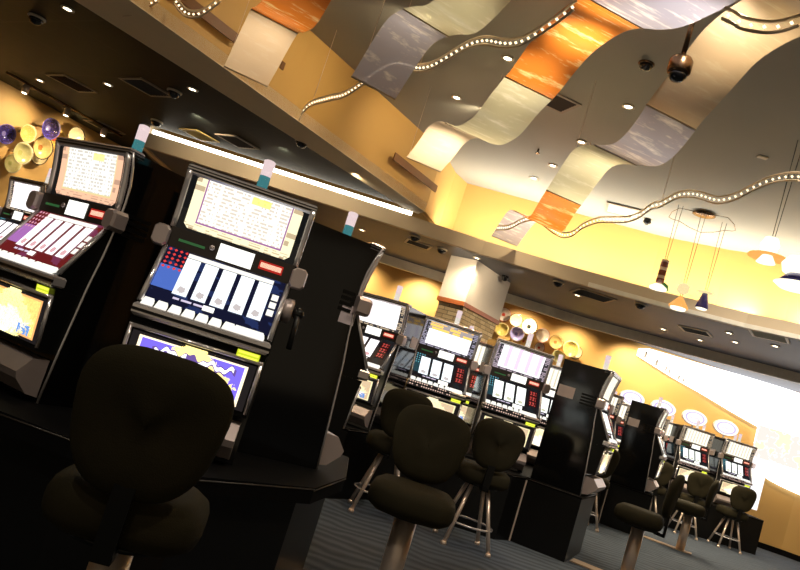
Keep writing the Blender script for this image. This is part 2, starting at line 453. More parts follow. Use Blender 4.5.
# coffer walls
IN0 = Vector((-2.78, 6.04)); ID = Vector((2.91, 4.5)).normalized()
in_start = IN0 - ID * 11; c1 = Vector((.02, 10.55)); c2 = Vector((.30, 11.45))
CW = [tuple(in_start), tuple(c1), tuple(c2)]
wall_strip('wall_coffer_left', [(p[0], p[1]) for p in CW], Z1 - .02, 4.45, gold_paint, .08)
CF = [(.30, 11.45), (.54, 11.85), (1.73, 11.66), (2.53, 11.55), (3.64, 11.35), (4.54, 10.94), (5.3, 10.36), (6.2, 9.35), (7.0, 7.9), (7.6, 6), (7.8, 3), (7.8, -4)]
wall_strip('wall_coffer_far', CF, 3.25, 4.45, gold_paint, .08)
b = MB(); n_ = Vector((-OD.y, OD.x))
q0, q1 = in_start, c1; b.prism_z([(q0.x, q0.y), (q1.x, q1.y), (o1.x - .12, 10.85), (o1.x - .35, 10.72), (o0.x, o0.y)], Z1 - .03, Z1 + .1)
struct('trim_coffer_beam', b, mat('beam_paint', (.80, .66, .45), .6, vary=.04))
c = MB(); c.prism_z([(in_start.x, in_start.y), (8.0, -4), (8.0, 6), (7.1, 8), (6.3, 9.45), (5.35, 10.42), (4.58, 11.0), (3.66, 11.42), (2.55, 11.6), (1.74, 11.72), (.45, 11.9), (.1, 11.3), (c1.x - .02, c1.y)], ZC, ZC + .08)
struct('ceiling_coffer', c, coffer_paint)
# cove floor behind the fascia
c = MB(); c.prism_z([(.1, 10.95), (1, 11.03), (2.2, 10.95), (3.65, 10.65), (4.75, 10.27), (5.55, 9.76), (6.5, 8.65), (7.15, 7.2), (7.6, 7.2), (6.95, 8.5), (6.15, 9.7), (5.3, 10.4), (4.6, 11), (3.7, 11.4), (2.5, 11.6), (.3, 11.9)], Z2 + .11, Z2 + .13)
struct('trim_cove_floor', c, beige_paint)
# rim along the back wall
wall_strip('trim_back_rim', [(-4.2, 14.25), (3.6, 14.2), (5.3, 13.5), (6.35, 13.0), (7.2, 12.6), (9.9, 12.45)], 3.05, Z2 + .02, white_trim, .12)

# ------------------------------------------------------------------ cove light tubes
def cove_tube(name, pts, z, label, gl=None):
    m = MB(); m.tube([(x, y, z) for x, y in pts], .03, 8); o = m.build(name, gl or tube_glow)
    return tag(o, label, 'light', 'cove light tubes')
cove_tube('cove_light_tube', [(-4.15, 10.87), (-2.2, 10.87), (-.15, 10.87)], 3.45, 'bright cove light tube above the beige fascia under the black ceiling')
cove_tube('cove_light_tube', [(.3, 11.12), (1, 11.16), (2.2, 11.07), (3.68, 10.8), (4.8, 10.4), (5.6, 9.9), (6.5, 8.85)], 3.37, 'cove light tube washing the gold wall at the far end of the coffer', glow('cove_glow_soft', (1, .93, .80), 4.5))
def area(loc, tgt, sx, sy, e, col=(1, .82, .5)):
    l = bpy.data.lights.new('area_light', 'AREA'); l.shape = 'RECTANGLE'; l.size = sx; l.size_y = sy; l.energy = e; l.color = col
    o = bpy.data.objects.new('area_light', l); COL.objects.link(o); o.location = loc
    o.rotation_euler = (Vector(tgt) - Vector(loc)).to_track_quat('-Z', 'Y').to_euler()
    return o
def spot(loc, tgt, e, ang=90, blend=.8, col=(1, .80, .52), r=.04):
    l = bpy.data.lights.new('spot_light', 'SPOT'); l.energy = e; l.spot_size = math.radians(ang); l.spot_blend = blend; l.color = col; l.shadow_soft_size = r
    o = bpy.data.objects.new('spot_light', l); COL.objects.link(o); o.location = loc
    o.rotation_euler = (Vector(tgt) - Vector(loc)).to_track_quat('-Z', 'Y').to_euler()
    return o
for (x0, y0), (x1, y1) in zip([(.4, 11.2), (1.6, 11.15), (2.8, 11.0), (3.9, 10.75), (4.9, 10.35), (5.8, 9.7), (6.6, 8.6)], [(1.6, 11.15), (2.8, 11.0), (3.9, 10.75), (4.9, 10.35), (5.8, 9.7), (6.6, 8.6), (7.1, 7)]):
    mx, my = (x0 + x1) / 2, (y0 + y1) / 2
    o = area((mx, my, 3.42), (mx, my + .12, 4.4), math.hypot(x1 - x0, y1 - y0), .12, 22, (1, .94, .80))
# ------------------------------------------------------------------ ceiling fixtures
def downlight(x, y, z, label, e, group, tgt=None, ang=110):
    o = empty('downlight', (x, y, z))
    m = MB(); m.lathe([(.065, 0), (.065, -.012), (.04, -.012), (.04, -.002)], n=20); m.build('trim_ring', fixture_white, o)
    m = MB(); m.lathe([(.039, -.003), (.039, -.008), (.001, -.009)], n=16); m.build('lamp', lamp_glow, o)
    tag(o, label, 'downlight', group)
    if e: spot((x, y, z - .03), tgt or (x, y, 0), e, ang)
    return o
near_d = [(-3.74, 6.81, 'bright downlight at the top left corner of the black ceiling', 60), (-4.21, 9.13, 'downlight in the black ceiling right of the left bronze vent', 60),
          (-5.54, 10.08, 'downlight nearest the left wall track spots', 40), (-2.86, 8.16, 'downlight beside the dome camera near the coffer beam', 60)]
for x, y, l, e in near_d: downlight(x, y, Z1, l, e, 'downlights in the black ceiling')
far_d = [(1.01, 11.45, 'far downlight just right of the pillar top'), (.75, 12.81, 'far downlight just left of the pillar top'), (-.87, 12.24, 'far downlight behind the light candle of the side-on machine'),
         (2.77, 11.93, 'far downlight over the glass plates'), (4.49, 12.6, 'far downlight left of the first square vent at right'), (5.11, 12.52, 'far downlight below the first square vent'),
         (5.29, 11.64, 'far downlight between the two square vents, lower one'), (4.89, 11.03, 'far downlight between the two square vents, upper one'), (5.54, 10.9, 'far downlight under the white square vent'),
         (6.9, 12.1, 'downlight at the right edge beyond the white rim')]
for x, y, l in far_d: downlight(x, y, Z2 + .02, l, 95, 'downlights in the slate ceiling', None, 155)
cof_d = [(-.03, 8.35, 'coffer downlight nearest the third wave banner end', 1), (.33, 6.95, 'coffer downlight between second and third wave banners', 1), (1.63, 7.17, 'coffer downlight between third and fourth wave banners, largest', 1),
         (1.52, 8.5, 'coffer downlight left of the fourth banner crest', 1), (1.45, 9.65, 'small coffer downlight below the fourth banner crest', 1), (1.36, 10.45, 'faintest coffer downlight near the far gold wall', 1)]
for x, y, l, k in cof_d: downlight(x, y, ZC, l, 70, 'downlights in the coffer ceiling')
# unseen spots without fixtures, added overhead and behind the camera for general light
for x, y in ((1.2, 1.5), (3.6, 3.2), (-1.2, -.8), (4.8, 6.2), (3.2, -1)):
    spot((x, y, ZC - .03), (x, y, 0), 70, 110)

def vent(x, y, z, s, ang, label, frame_m, core_m, slats=True):
    o = empty('ceiling_vent', (x, y, z), ang)
    m = MB(); h = s / 2; t = .035
    m.box((-h, -h, -.015), (h, -h + t, 0)); m.box((-h, h - t, -.015), (h, h, 0)); m.box((-h, -h + t, -.015), (-h + t, h - t, 0)); m.box((h - t, -h + t, -.015), (h, h - t, 0))
    m.build('frame', frame_m, o)
    m = MB()
    k = 7
    for i in range(k):
        yy = -h + t + (i + .5) * (s - 2 * t) / k
        m.poly([(-h + t, yy - .018, -.002), (h - t, yy - .018, -.002), (h - t, yy + .012, -.016), (-h + t, yy + .012, -.016)])
    m.build('louver', core_m, o)
    m = MB(); m.box((-h + .01, -h + .01, -.003), (h - .01, h - .01, -.001)); m.build('backing', black_matt, o)
    return tag(o, label, 'vent', 'ceiling vents')
vent_metal = mat('vent_frame', (.30, .25, .20), .5); vent_dark = mat('vent_dark', (.02, .018, .018), .5)
vent_gold = mat('vent_gold', (.55, .42, .15), .4); vent_light = mat('vent_light', (.55, .55, .48), .5)
A1 = math.radians(52)
vent(-3.57, 8.69, Z1, .48, A1, 'dark square ceiling vent beside the dome camera', vent_metal, vent_dark)
vent(-4.91, 9.67, Z1, .5, A1, 'bronze ceiling vent above the track spots', vent_metal, bronze)
vent(-3.32, 10.35, Z1, .42, A1, 'gold-lit ceiling vent close to the cove tube', vent_gold, vent_gold)
vent(-2.69, 10.0, Z1, .45, A1, 'dark ceiling vent over the near machine', vent_metal, vent_dark)
vent(-5.3, 11.9, Z1, .5, A1, 'dim ceiling vent low by the left wall', vent_metal, vent_dark)
vent(.08, 11.88, Z2 + .02, .42, .1, 'bright-edged ceiling vent left of the pillar', fixture_white, vent_dark)
vent(2.9, 11.5, Z2 + .02, .6, 0, 'dark recessed ceiling vent in the slate ceiling between dome cameras', vent_metal, vent_dark)
vent(4.7, 11.79, Z2 + .02, .46, -.6, 'white-framed dark ceiling vent by the pendant cluster', fixture_white, vent_dark)
vent(5.12, 10.3, Z2 + .02, .5, -.6, 'white-framed pale ceiling vent at the right edge', fixture_white, vent_light)
vent(2.76, 10.62, ZC - .01, .5, -.25, 'pale square grille in the light coffer ceiling', vent_metal, vent_light)
vent(.98, 7.6, ZC, .4, .3, 'vent half hidden behind the orange wave banner', vent_metal, vent_dark)

dome_glass = mat('dome_glass', (.004, .004, .005), .04, 0, .8)
def dome(x, y, z, r, label):
    o = empty('ceiling_camera', (x, y, z + .004))
    m = MB(); m.lathe([(r * 1.15, 0), (r * 1.2, -r * .25), (r, -r * .35)], n=20); m.build('housing', bronze if z > 4 else fixture_white, o)
    m = MB(); m.lathe([(r * .98, -r * .3), (r * .9, -r * .7), (r * .6, -r * 1.05), (r * .02, -r * 1.2)], n=20); m.build('dome', dome_glass, o)
    return tag(o, label, 'camera', 'dome security cameras')
for x, y, z, l in [(-4.3, 7.36, Z1, 'dome camera near the bright top-left downlight'), (-3.16, 8.48, Z1, 'dome camera between dark vent and downlight'), (-3.93, 10.3, Z1, 'small dome camera by the start of the cove tube'),
                   (-1.66, 8.92, Z1, 'dome camera close to the gold coffer beam'), (.46, 11.63, Z2 + .02, 'dome camera left of the white pillar top'), (2.29, 11.3, Z2 + .02, 'dome camera on the slate ceiling above the glass plates'),
                   (3.48, 10.95, Z2 + .02, 'dome camera under the striped pendant'), (1.46, 6.22, ZC, 'dark dome camera flush in the coffer ceiling'), (0.0, 11.3, Z2 + .02, 'dome camera at the end of the coffer beam')]:
    dome(x, y, z, .075 if z < 4 else .06, l)
# hanging dome camera
o = empty('hanging_camera', (1.235, 4.4, ZC))
m = MB(); m.tube([(0, 0, 0), (0, 0, -.84)], .016, 12); m.build('pole', bronze, o)
m = MB(); m.lathe([(.02, -.80), (.06, -.82), (.072, -.84), (.072, -.91), (.065, -.925), (.05, -.93)], n=24); m.build('housing', bronze, o)
m = MB(); m.lathe([(.058, -.922), (.055, -.945), (.035, -.97), (.003, -.977)], n=20); m.build('dome', dome_glass, o)
tag(o, 'bronze security camera hanging from a pole between wave banners', 'camera')
# small black speaker and sprinklers
m = MB(); m.lathe([(.05, 0), (.06, -.05), (.02, -.09)], n=12); o = m.build('ceiling_sensor', black_satin, loc=(3.16, 10.69, ZC)); tag(o, 'small black sensor on the pale coffer ceiling beside the grille', 'sensor')
m = MB(); m.box((-.05, -.03, -.012), (.05, .03, 0)); o = m.build('smoke_detector', fixture_white, loc=(3.13, 7.36, ZC)); tag(o, 'small white detector on the coffer ceiling at right', 'detector')
for (x, y), l in zip([(.78, 8.35), (1.15, 9.2), (1.9, 7.6)], ['sprinkler head near the middle of the coffer', 'sprinkler head by the far coffer downlights', 'sprinkler head beside the largest coffer downlight']):
    m = MB(); m.lathe([(.012, 0), (.012, -.05), (.028, -.055), (.028, -.065)], n=10); o = m.build('sprinkler_head', bronze, loc=(x, y, ZC)); tag(o, l, 'sprinkler', 'sprinkler heads')
# track light on the black ceiling by the left wall
o = empty('track_light', (-5.55, 11.1, Z1))
d = Vector((.43, .9)).normalized()
m = MB(); m.tube([tuple(-d * 1.1) + (-.03,), tuple(d * 1.1) + (-.03,)], .02, 8); m.build('rail', bronze, o)
for k in (-.75, 0, .75):
    m = MB(); q = d * k; m.lathe([(.035, -.05), (.05, -.07), (.05, -.16), (.04, -.17)], (q.x, q.y, 0), n=14); h = m.build('spot_head', steel, o)
    m = MB(); m.lathe([(.036, -.168), (.03, -.176), (.002, -.177)], (q.x, q.y, 0), n=12); m.build('lamp', lamp_glow, h)
    spot((-5.55 + q.x, 11.1 + q.y, Z1 - .2), (-6.6 + q.x * 1.5, 11.2 + q.y * 1.5, 2.5), 60, 110)
tag(o, 'dark track rail with three small spot heads by the left wall', 'track light')
# back wall washers
for x, e in ((-1.0, 110), (.45, 110), (2.6, 65), (3.7, 65), (4.9, 85)): spot((x, 14.8, 3.15), (x + .1, 15.4, 2.2), e, 120, .9)
for x, y in ((5.8, 14.3), (7.4, 14.2)): spot((x, y, 3.1), (x, y + 1.1, 1.5), 110, 120, .9)

# added spots without fixtures, brightening the gold wall, beam and fascia
for x, y, z, tx, ty, tz, e in [(-.4, 6.6, 4.36, -1.9, 7.5, 3.9, 60), (-1.6, 4.6, 4.36, -3.0, 5.7, 3.9, 60), (.3, 8.4, 4.36, -.6, 9.4, 3.9, 45), (-3.1, 9.2, 3.46, -3.0, 10.85, 3.3, 60), (-2.0, 9.5, 3.46, -1.9, 10.85, 3.3, 55), (-1.0, 9.6, 3.46, -.8, 10.85, 3.3, 45),
                               (2.2, 8.2, 4.36, 2.2, 10.6, 3.1, 22), (3.9, 7.6, 4.36, 4.2, 10.2, 3.1, 22), (4.4, 6.0, 4.36, 5.7, 9.2, 3.1, 22), (-.2, 7.0, 4.36, -1.2, 8.3, 3.47, 30)]:
    spot((x, y, z), (tx, ty, tz), e, 85, 1.0)
# added spots under the coffer ceiling, no fixtures, brightening the banks and a stool
for a, b, e in [((-1.6, .6, 4.36), (-1.1, 3.3, 1.5), 80), ((.2, 1.2, 4.36), (-.6, 3.4, 1.5), 55), ((1.2, 3.4, 4.36), (.8, 7.4, 1.2), 190), ((2.6, 4.2, 4.36), (1.6, 7.3, 1.2), 150), ((4.6, 7.4, 4.36), (5.8, 13.8, 1.0), 240), ((1.9, 2.2, 4.36), (.5, 4.1, .6), 60)]:
    spot(a, b, e, 60, .9, (1, .88, .72))
spot((.62, 11.02, 3.18), (.95, 11.9, 2.7), 30, 100, .9)  # added spots without fixtures, to brighten the pillar top
spot((1.75, 11.3, 3.18), (1.4, 12.2, 2.7), 26, 100, .9)
# slot diffusers on the gold coffer wall
def wall_slot(t0, t1, z0, z1, label):
    m = MB(); a = IN0 + ID * t0; b_ = IN0 + ID * t1; n = Vector((ID.y, -ID.x)); e = .02
    pts = [a + n * .002, b_ + n * .002, b_ + n * e, a + n * e]
    m.prism_z([(p.x, p.y) for p in pts], z0, z1); o = m.build('slot_diffuser', brown_vent)
    return tag(o, label, 'vent', 'slot diffusers on the gold coffer wall')
wall_slot(-2.4, 1.1, 3.705, 3.80, 'long brown slot diffuser on the gold wall behind the first banner')
wall_slot(4.05, 5.25, 3.76, 3.86, 'brown slot diffuser at the corner end of the gold wall')
wall_slot(1.70, 1.75, 3.79, 3.87, 'tiny brown slot beside the first wave banner')

# ------------------------------------------------------------------ wave banners
def catmull(pts, n):
    out = []
    for i in range(len(pts) - 1):
        p0, p1, p2, p3 = pts[max(i - 1, 0)], pts[i], pts[i + 1], pts[min(i + 2, len(pts) - 1)]
        for k in range(n):
            t = k / n
            out.append(tuple(.5 * ((2 * b) + (-a + c) * t + (2 * a - 5 * b + 4 * c - d) * t * t + (-a + 3 * b - 3 * c + d) * t ** 3) for a, b, c, d in zip(p0, p1, p2, p3)))
    out.append(pts[-1]); return out
def banner(o0, z0f, ang, ca, W, prof, secs, label, wires):
    """sheet whose height over the floor follows prof (distance along the run, height)"""
    root = empty('wave_banner', (o0[0], o0[1], 0))
    a, cc = math.radians(ang), math.radians(ca)
    d = Vector((math.sin(a), -math.cos(a))); cr = Vector((math.cos(cc), math.sin(cc))) * W
    P = catmull(prof, 8)
    for s0, s1, mt in secs:
        pts = [p for p in P if s0 <= p[0] <= s1]
        def at(s):
            for p, q in zip(P, P[1:]):
                if p[0] <= s <= q[0]: return (s, p[1] + (q[1] - p[1]) * (s - p[0]) / max(1e-6, q[0] - p[0]))
            return (s, P[-1][1])
        pts = [at(s0)] + [p for p in pts if s0 + .01 < p[0] < s1 - .01] + [at(s1)]
        m = MB(); nu = 6; th = .008
        L = len(pts)
        for top in (0,):
            b = len(m.v)
            for (s, z) in pts:
                for j in range(nu + 1):
                    q = d * s + cr * (j / nu); m.v.append((q.x, q.y, z + top * th))
            for i in range(L - 1):
                for j in range(nu):
                    uv = [(pts[i][0], j / nu), (pts[i][0], (j + 1) / nu), (pts[i + 1][0], (j + 1) / nu), (pts[i + 1][0], j / nu)]
                    m.face((b + i * (nu + 1) + j, b + i * (nu + 1) + j + 1, b + (i + 1) * (nu + 1) + j + 1, b + (i + 1) * (nu + 1) + j), True, uv)
        m.build('panel', mt, root)
        e = MB(); q0 = d * s0; z = at(s0)[1]
        e.tube([(q0.x, q0.y, z), (q0.x + cr.x, q0.y + cr.y, z)], .008, 6); e.build('seam_bar', seam_m, root)
    for s, side in wires:
        q = d * s + cr * side; z = min(P, key=lambda p: abs(p[0] - s))[1]
        w = MB(); w.tube([(q.x, q.y, z), (q.x, q.y, ZC - .004)], .002, 5); w.build('wire', steel, root)
    return tag(root, label, 'ceiling banner', 'hanging wave banners')
seam_m = mat('seam_bar_metal', (.42, .33, .22), .4)
def sc(prof, k): return [(s * k, HC + (z - HC) * k) for s, z in prof]
k1 = .955
banner((-2.21 * k1, 6.89 * k1), 0, 22, 27, .45 * k1, sc([(0, 3.45), (.27, 3.585), (.52, 3.72), (.74, 3.785), (1.0, 3.71), (1.38, 3.63), (1.6, 3.66), (1.85, 3.80), (2.2, 3.93), (2.6, 3.9), (3.0, 3.75)], k1),
       [(0, .70, acr_white), (.70, 1.95, acr_orange), (1.95, 2.85, acr_lav)], 'first wave banner with frosted white end and orange panel', [(.1, .02), (1.4, .98)])
k2 = .91
banner((-.92 * k2, 6.11 * k2), 0, 31, 30, .45 * k2, sc([(0, 3.45), (.13, 3.645), (.24, 3.80), (.36, 3.90), (.55, 3.92), (.75, 3.895), (.9, 3.86), (1.03, 3.87), (1.17, 3.94), (1.35, 4.06), (1.6, 4.15), (1.95, 4.05)], k2),
       [(0, .52, acr_lav), (.52, 1.75, acr_green)], 'second wave banner with grey lavender end and pale green panel', [(.05, .1), (.6, 0), (1.0, 0)])
banner((-.37, 8.35), 0, 14, 20, .45, [(0, 3.545), (.35, 3.655), (.56, 3.75), (.82, 3.765), (1.15, 3.695), (1.5, 3.57), (1.86, 3.475), (2.1, 3.465), (2.28, 3.49), (2.55, 3.61), (2.83, 3.70), (3.08, 3.835), (3.3, 3.91), (3.6, 3.92), (3.86, 3.87), (4.18, 3.74), (4.43, 3.66), (4.68, 3.63), (4.96, 3.63), (5.3, 3.72), (5.7, 3.85)],
       [(0, 1.3, acr_white), (1.3, 2.75, acr_green), (2.75, 3.95, acr_orange), (3.95, 5.6, acr_lav)], 'third wave banner, long, with white, green, orange and lavender panels', [(.1, 0), (1.2, 1), (3.2, 1), (2.4, 1)])
banner((1.05, 10.72), 0, 2, 20, .45, [(0, 3.465), (.8, 3.67), (1.45, 3.56), (2.08, 3.38), (2.57, 3.26), (2.95, 3.42), (3.22, 3.52), (3.55, 3.65), (3.82, 3.705), (4.18, 3.645), (4.75, 3.48), (5.16, 3.37), (5.43, 3.365), (5.65, 3.44), (5.8, 3.52), (6.05, 3.6), (6.23, 3.66), (6.43, 3.72), (6.65, 3.72), (6.92, 3.68), (7.2, 3.6), (7.6, 3.52)],
       [(0, 1.35, acr_lav), (1.35, 3.08, acr_orange), (3.08, 4.6, acr_green), (4.6, 5.74, acr_lav), (5.74, 7.5, acr_cream)], 'fourth wave banner, from the far gold wall to the cream panel overhead', [(3.9, 0), (5.7, 1), (6.4, 1)])
# spots without fixtures, added under the coffer ceiling to make the banners glow
for x, y, e in [(-1.82, 6.38, 60), (-.62, 5.45, 34), (-.05, 8.0, 60), (.42, 5.75, 60), (.75, 4.6, 34), (1.35, 8.0, 40), (1.55, 4.3, 60), (1.42, 5.5, 40), (.72, 5.2, 60), (1.5, 3.9, 30), (-1.5, 5.6, 40), (-.25, 4.9, 30)]:
    spot((x, y, ZC - .03), (x, y, 0), e, 75, .9)

# ------------------------------------------------------------------ light ropes
def rope(pts, label, wires=(), h=.06):
    root = empty('light_rope', pts[0])
    b0 = Vector(pts[0]); P = [Vector(p) - b0 for p in catmull(pts, 6)]
    for dz in (-h / 2, h / 2):
        m = MB(); m.tube([p + Vector((0, 0, dz)) for p in P], .009, 6); m.build('rail', rail_clear, root)
    L = 0; m = MB(); nxt = .03
    for p, q in zip(P, P[1:]):
        seg = (q - p).length
        while nxt <= L + seg:
            c_ = p + (q - p) * ((nxt - L) / seg); r = .0125
            ico = [(0, 0, 1), (1, 0, 0), (0, 1, 0), (-1, 0, 0), (0, -1, 0), (0, 0, -1)]
            bb = len(m.v); m.v += [tuple(c_ + Vector(v) * r) for v in ico]
            for t_ in ((0, 1, 2), (0, 2, 3), (0, 3, 4), (0, 4, 1), (5, 2, 1), (5, 3, 2), (5, 4, 3), (5, 1, 4)): m.face([bb + i for i in t_])
            nxt += .062
        L += seg
    o = m.build('led_string', led_glow, root); o['kind'] = 'stuff'
    for i in wires:
        p = Vector(pts[i]) - b0; m = MB(); m.tube([p, p + Vector((0, 0, ZC - .004 - pts[i][2]))], .003, 5); m.build('wire', steel, root)
    return tag(root, label, 'light rope', 'hanging light ropes')
ROPES = {'a': [(-1.538, 7.727, 3.43), (-1.519, 7.693, 3.516), (-1.435, 7.549, 3.569), (-1.21, 7.159, 3.554), (-1.043, 6.869, 3.536), (-0.885, 6.595, 3.59), (-0.77, 6.396, 3.659), (-0.623, 6.141, 3.68), (-0.484, 5.901, 3.611), (-0.375, 5.712, 3.538), (-0.265, 5.521, 3.521), (-0.157, 5.335, 3.558), (-0.056, 5.16, 3.592), (0.051, 4.975, 3.575), (0.163, 4.78, 3.502), (0.261, 4.611, 3.466), (0.34, 4.474, 3.489), (0.398, 4.373, 3.527), (0.432, 4.314, 3.549), (0.487, 4.22, 3.598)], 'c': [(1.047, 10.263, 3.5), (1.164, 9.881, 3.482), (1.258, 9.575, 3.54), (1.335, 9.322, 3.548), (1.421, 9.041, 3.479), (1.533, 8.674, 3.329), (1.611, 8.421, 3.253), (1.672, 8.22, 3.261), (1.72, 8.062, 3.334), (1.8, 7.803, 3.374), (1.882, 7.535, 3.353), (1.958, 7.285, 3.333), (2.013, 7.105, 3.36), (2.06, 6.952, 3.431), (2.098, 6.827, 3.439), (2.164, 6.611, 3.498), (2.234, 6.382, 3.474), (2.319, 6.103, 3.384), (2.378, 5.91, 3.388), (2.428, 5.749, 3.441), (2.477, 5.588, 3.481), (2.526, 5.426, 3.484), (2.562, 5.31, 3.465)], 'd': [(1.145, 3.597, 3.45), (1.193, 3.578, 3.432), (1.241, 3.559, 3.408), (1.301, 3.534, 3.399), (1.367, 3.508, 3.402), (1.42, 3.486, 3.42), (1.476, 3.464, 3.455)], 'b1': [(-3.278, 6.64, 3.62), (-3.135, 6.52, 3.526), (-2.991, 6.4, 3.503), (-2.821, 6.257, 3.544), (-2.668, 6.128, 3.603)], 'b2': [(-2.537, 6.113, 3.62), (-2.381, 6.009, 3.507), (-2.248, 5.919, 3.488), (-2.154, 5.855, 3.532), (-2.053, 5.787, 3.627)]}
rope(ROPES['a'], 'wavy light rope running behind the second banner to the orange one', (2, 9))
rope(ROPES['c'], 'wavy light rope from the far corner past the pendant cluster', (6, 14))
rope(ROPES['d'], 'short light rope curve under the cream panel at top right', ())
rope(ROPES['b1'], 'small light rope at top left on the gold wall', ())
rope(ROPES['b2'], 'light rope loop in front of the long brown slot diffuser', ())

# ------------------------------------------------------------------ pendant lamps
def shade(name, prof, c_, m, root, n=20):
    q = MB(); q.lathe(prof, c_, n); return q.build(name, m, root)
amber_glass = glow('amber_glass', (1, .42, .10), .9); blue_glass = mat('blue_glass', (.07, .06, .30), .12, 0, .7)
cream_glass = glow('cream_glass', (1, .80, .40), .8); opal_glass = glow('opal_glass', (1, .93, .72), 1.35)
def make_twist():
    t = NT('twisted_glass'); x, y, z = t.obj(); a = V(t.nt, t.n('ShaderNodeMath', operation='ARCTAN2').outputs[0])
    nd = a.s.node; t.link(x, nd.inputs[0]); t.link(y, nd.inputs[1])
    m = (a * .32 + z * 9.0).fract()
    return t.bsdf(t.mix(m.lt(.35), (.22, .05, .025), (.75, .55, .38)), .2, 0, .6)
twist = make_twist()
leaf_green = mat('leaf_green_glass', (.07, .28, .08), .25)
root = empty('pendant_cluster', (3.55, 9.64, ZC))
m = MB(); m.lathe([(.03, 0), (.14, -.012), (.15, -.03), (.1, -.045), (.01, -.05)], n=24); m.build('ceiling_canopy', bronze, root)
m = MB(); m.tube([(.42 * math.cos(k * PI / 8) * 1.0, .42 * math.sin(k * PI / 8), -.12 + .03 * math.sin(k * PI / 2)) for k in range(17)], .004, 5); m.build('ring_wire', bronze, root)
pp = [(-.36, -.1), (-.06, -.15), (.31, .05)]
for (x, y), ztop in zip(pp, (-.80, -1.19, -.98)):
    for dx in (-.03, .03):
        m = MB(); m.tube([(x + dx, y, -.03), (x + dx * .4, y, ztop)], .0035, 5); m.build('cable', black_satin, root)
x, y = pp[0]
shade('shade', [(.03, -.79), (.048, -.79), (.05, -1.10), (.03, -1.10)], (x, y, 0), twist, root)
shade('diffuser', [(.05, -1.12), (.11, -1.16), (.11, -1.19), (.02, -1.20)], (x, y, 0), opal_glass, root)
m = MB(); m.poly([(x + .02, y, -1.06), (x + .12, y, -1.10), (x + .14, y, -1.17), (x + .05, y, -1.16)]); m.poly([(x + .02, y + .02, -1.06), (x + .12, y + .02, -1.10), (x + .14, y + .02, -1.17), (x + .05, y + .02, -1.16)]); m.build('leaf', leaf_green, root)
x, y = pp[1]
shade('collar', [(.03, -1.02), (.075, -1.05), (.075, -1.13), (.04, -1.16)], (x, y, 0), cream_glass, root)
shade('shade', [(.015, -1.19), (.05, -1.23), (.125, -1.33), (.12, -1.345), (.02, -1.33)], (x, y, 0), amber_glass, root)
shade('diffuser', [(.02, -1.34), (.10, -1.345), (.09, -1.375), (.01, -1.38)], (x, y, 0), opal_glass, root)
x, y = pp[2]
shade('collar', [(.02, -.98), (.10, -1.00), (.10, -1.01), (.03, -1.02)], (x, y, 0), cream_glass, root)
shade('shade', [(.02, -1.00), (.04, -1.04), (.085, -1.22), (.08, -1.225), (.03, -1.14)], (x, y, 0), blue_glass, root)
shade('diffuser', [(.02, -1.21), (.075, -1.225), (.06, -1.24), (.01, -1.245)], (x, y, 0), opal_glass, root)
tag(root, 'pendant cluster of three coloured glass shades on a round canopy', 'pendant lamp')
root = empty('globe_pendant', (3.15, 6.75, ZC))
for dx in (-.0, .06):
    m = MB(); m.tube([(dx, 0, 0), (dx * .4, 0, -.98)], .0035, 5); m.build('cable', black_satin, root)
shade('globe', [(.02, -.97), (.06, -.98), (.085, -1.04), (.075, -1.10), (.045, -1.14), (.045, -1.15), (.085, -1.22), (.02, -1.23)], (0, 0, 0), opal_glass, root, 24)
shade('collar', [(.05, -1.13), (.17, -1.155), (.17, -1.17), (.05, -1.15)], (0, 0, 0), amber_glass, root)
tag(root, 'opal globe pendant with an amber glass collar on two cables', 'pendant lamp', 'globe pendants')
root = empty('globe_pendant', (3.25, 6.3, ZC - .12))
for dx in (-.0, .06):
    m = MB(); m.tube([(dx, 0, .118), (dx * .4, 0, -1.08)], .0035, 5); m.build('cable', black_satin, root)
shade('globe', [(.02, -1.07), (.12, -1.1), (.16, -1.16), (.14, -1.23), (.05, -1.25)], (0, 0, 0), opal_glass, root, 24)
shade('collar', [(.08, -1.25), (.10, -1.25), (.17, -1.33), (.15, -1.335), (.05, -1.27)], (0, 0, 0), blue_glass, root)
shade('dish', [(.05, -1.33), (.19, -1.335), (.14, -1.37), (.03, -1.38)], (0, 0, 0), opal_glass, root)
tag(root, 'opal pendant with blue glass collar cut by the right edge', 'pendant lamp', 'globe pendants')

# ------------------------------------------------------------------ pillar
root = empty('stone_pillar', (1.06, 11.72, 0))
pq = [(.68, 12.0), (1.06, 11.72), (1.78, 12.86), (1.38, 13.12)]
pq = [(x - 1.06, y - 11.72) for x, y in pq]
m = MB(); acc = 0
for i in range(4):
    a, b_ = pq[i], pq[(i + 1) % 4]; L = math.hypot(b_[0] - a[0], b_[1] - a[1])
    m.poly([(a[0], a[1], 0), (b_[0], b_[1], 0), (b_[0], b_[1], 2.48), (a[0], a[1], 2.48)], [(acc, 0), (acc + L, 0), (acc + L, 2.48), (acc, 2.48)]); acc += L
m.build('stone_shaft', stone, root)
def grow(k): 
    cx = sum(p[0] for p in pq) / 4; cy = sum(p[1] for p in pq) / 4
    return [(cx + (x - cx) * k, cy + (y - cy) * k) for x, y in pq]
m = MB(); m.prism_z(grow(1.1), 2.46, 2.53); m.build('wood_band', mat('red_wood', (.34, .10, .03), .4), root)
m = MB(); m.prism_z(grow(1.07), 2.53, Z2 + .02); m.build('capital', mat('capital_white', (.66, .60, .54), .6, vary=.04), root)
tag(root, 'square pillar of stacked stone with a white top and red wood band', 'pillar')
m = MB(); m.lathe([(.06, 0), (.06, -.03), (.045, -.08), (.003, -.095)], n=14); o = m.build('ceiling_camera', dome_glass, loc=(1.62, 12.3, Z2 + .02)); tag(o, 'black dome camera against the right face of the pillar top', 'camera', 'dome security cameras')

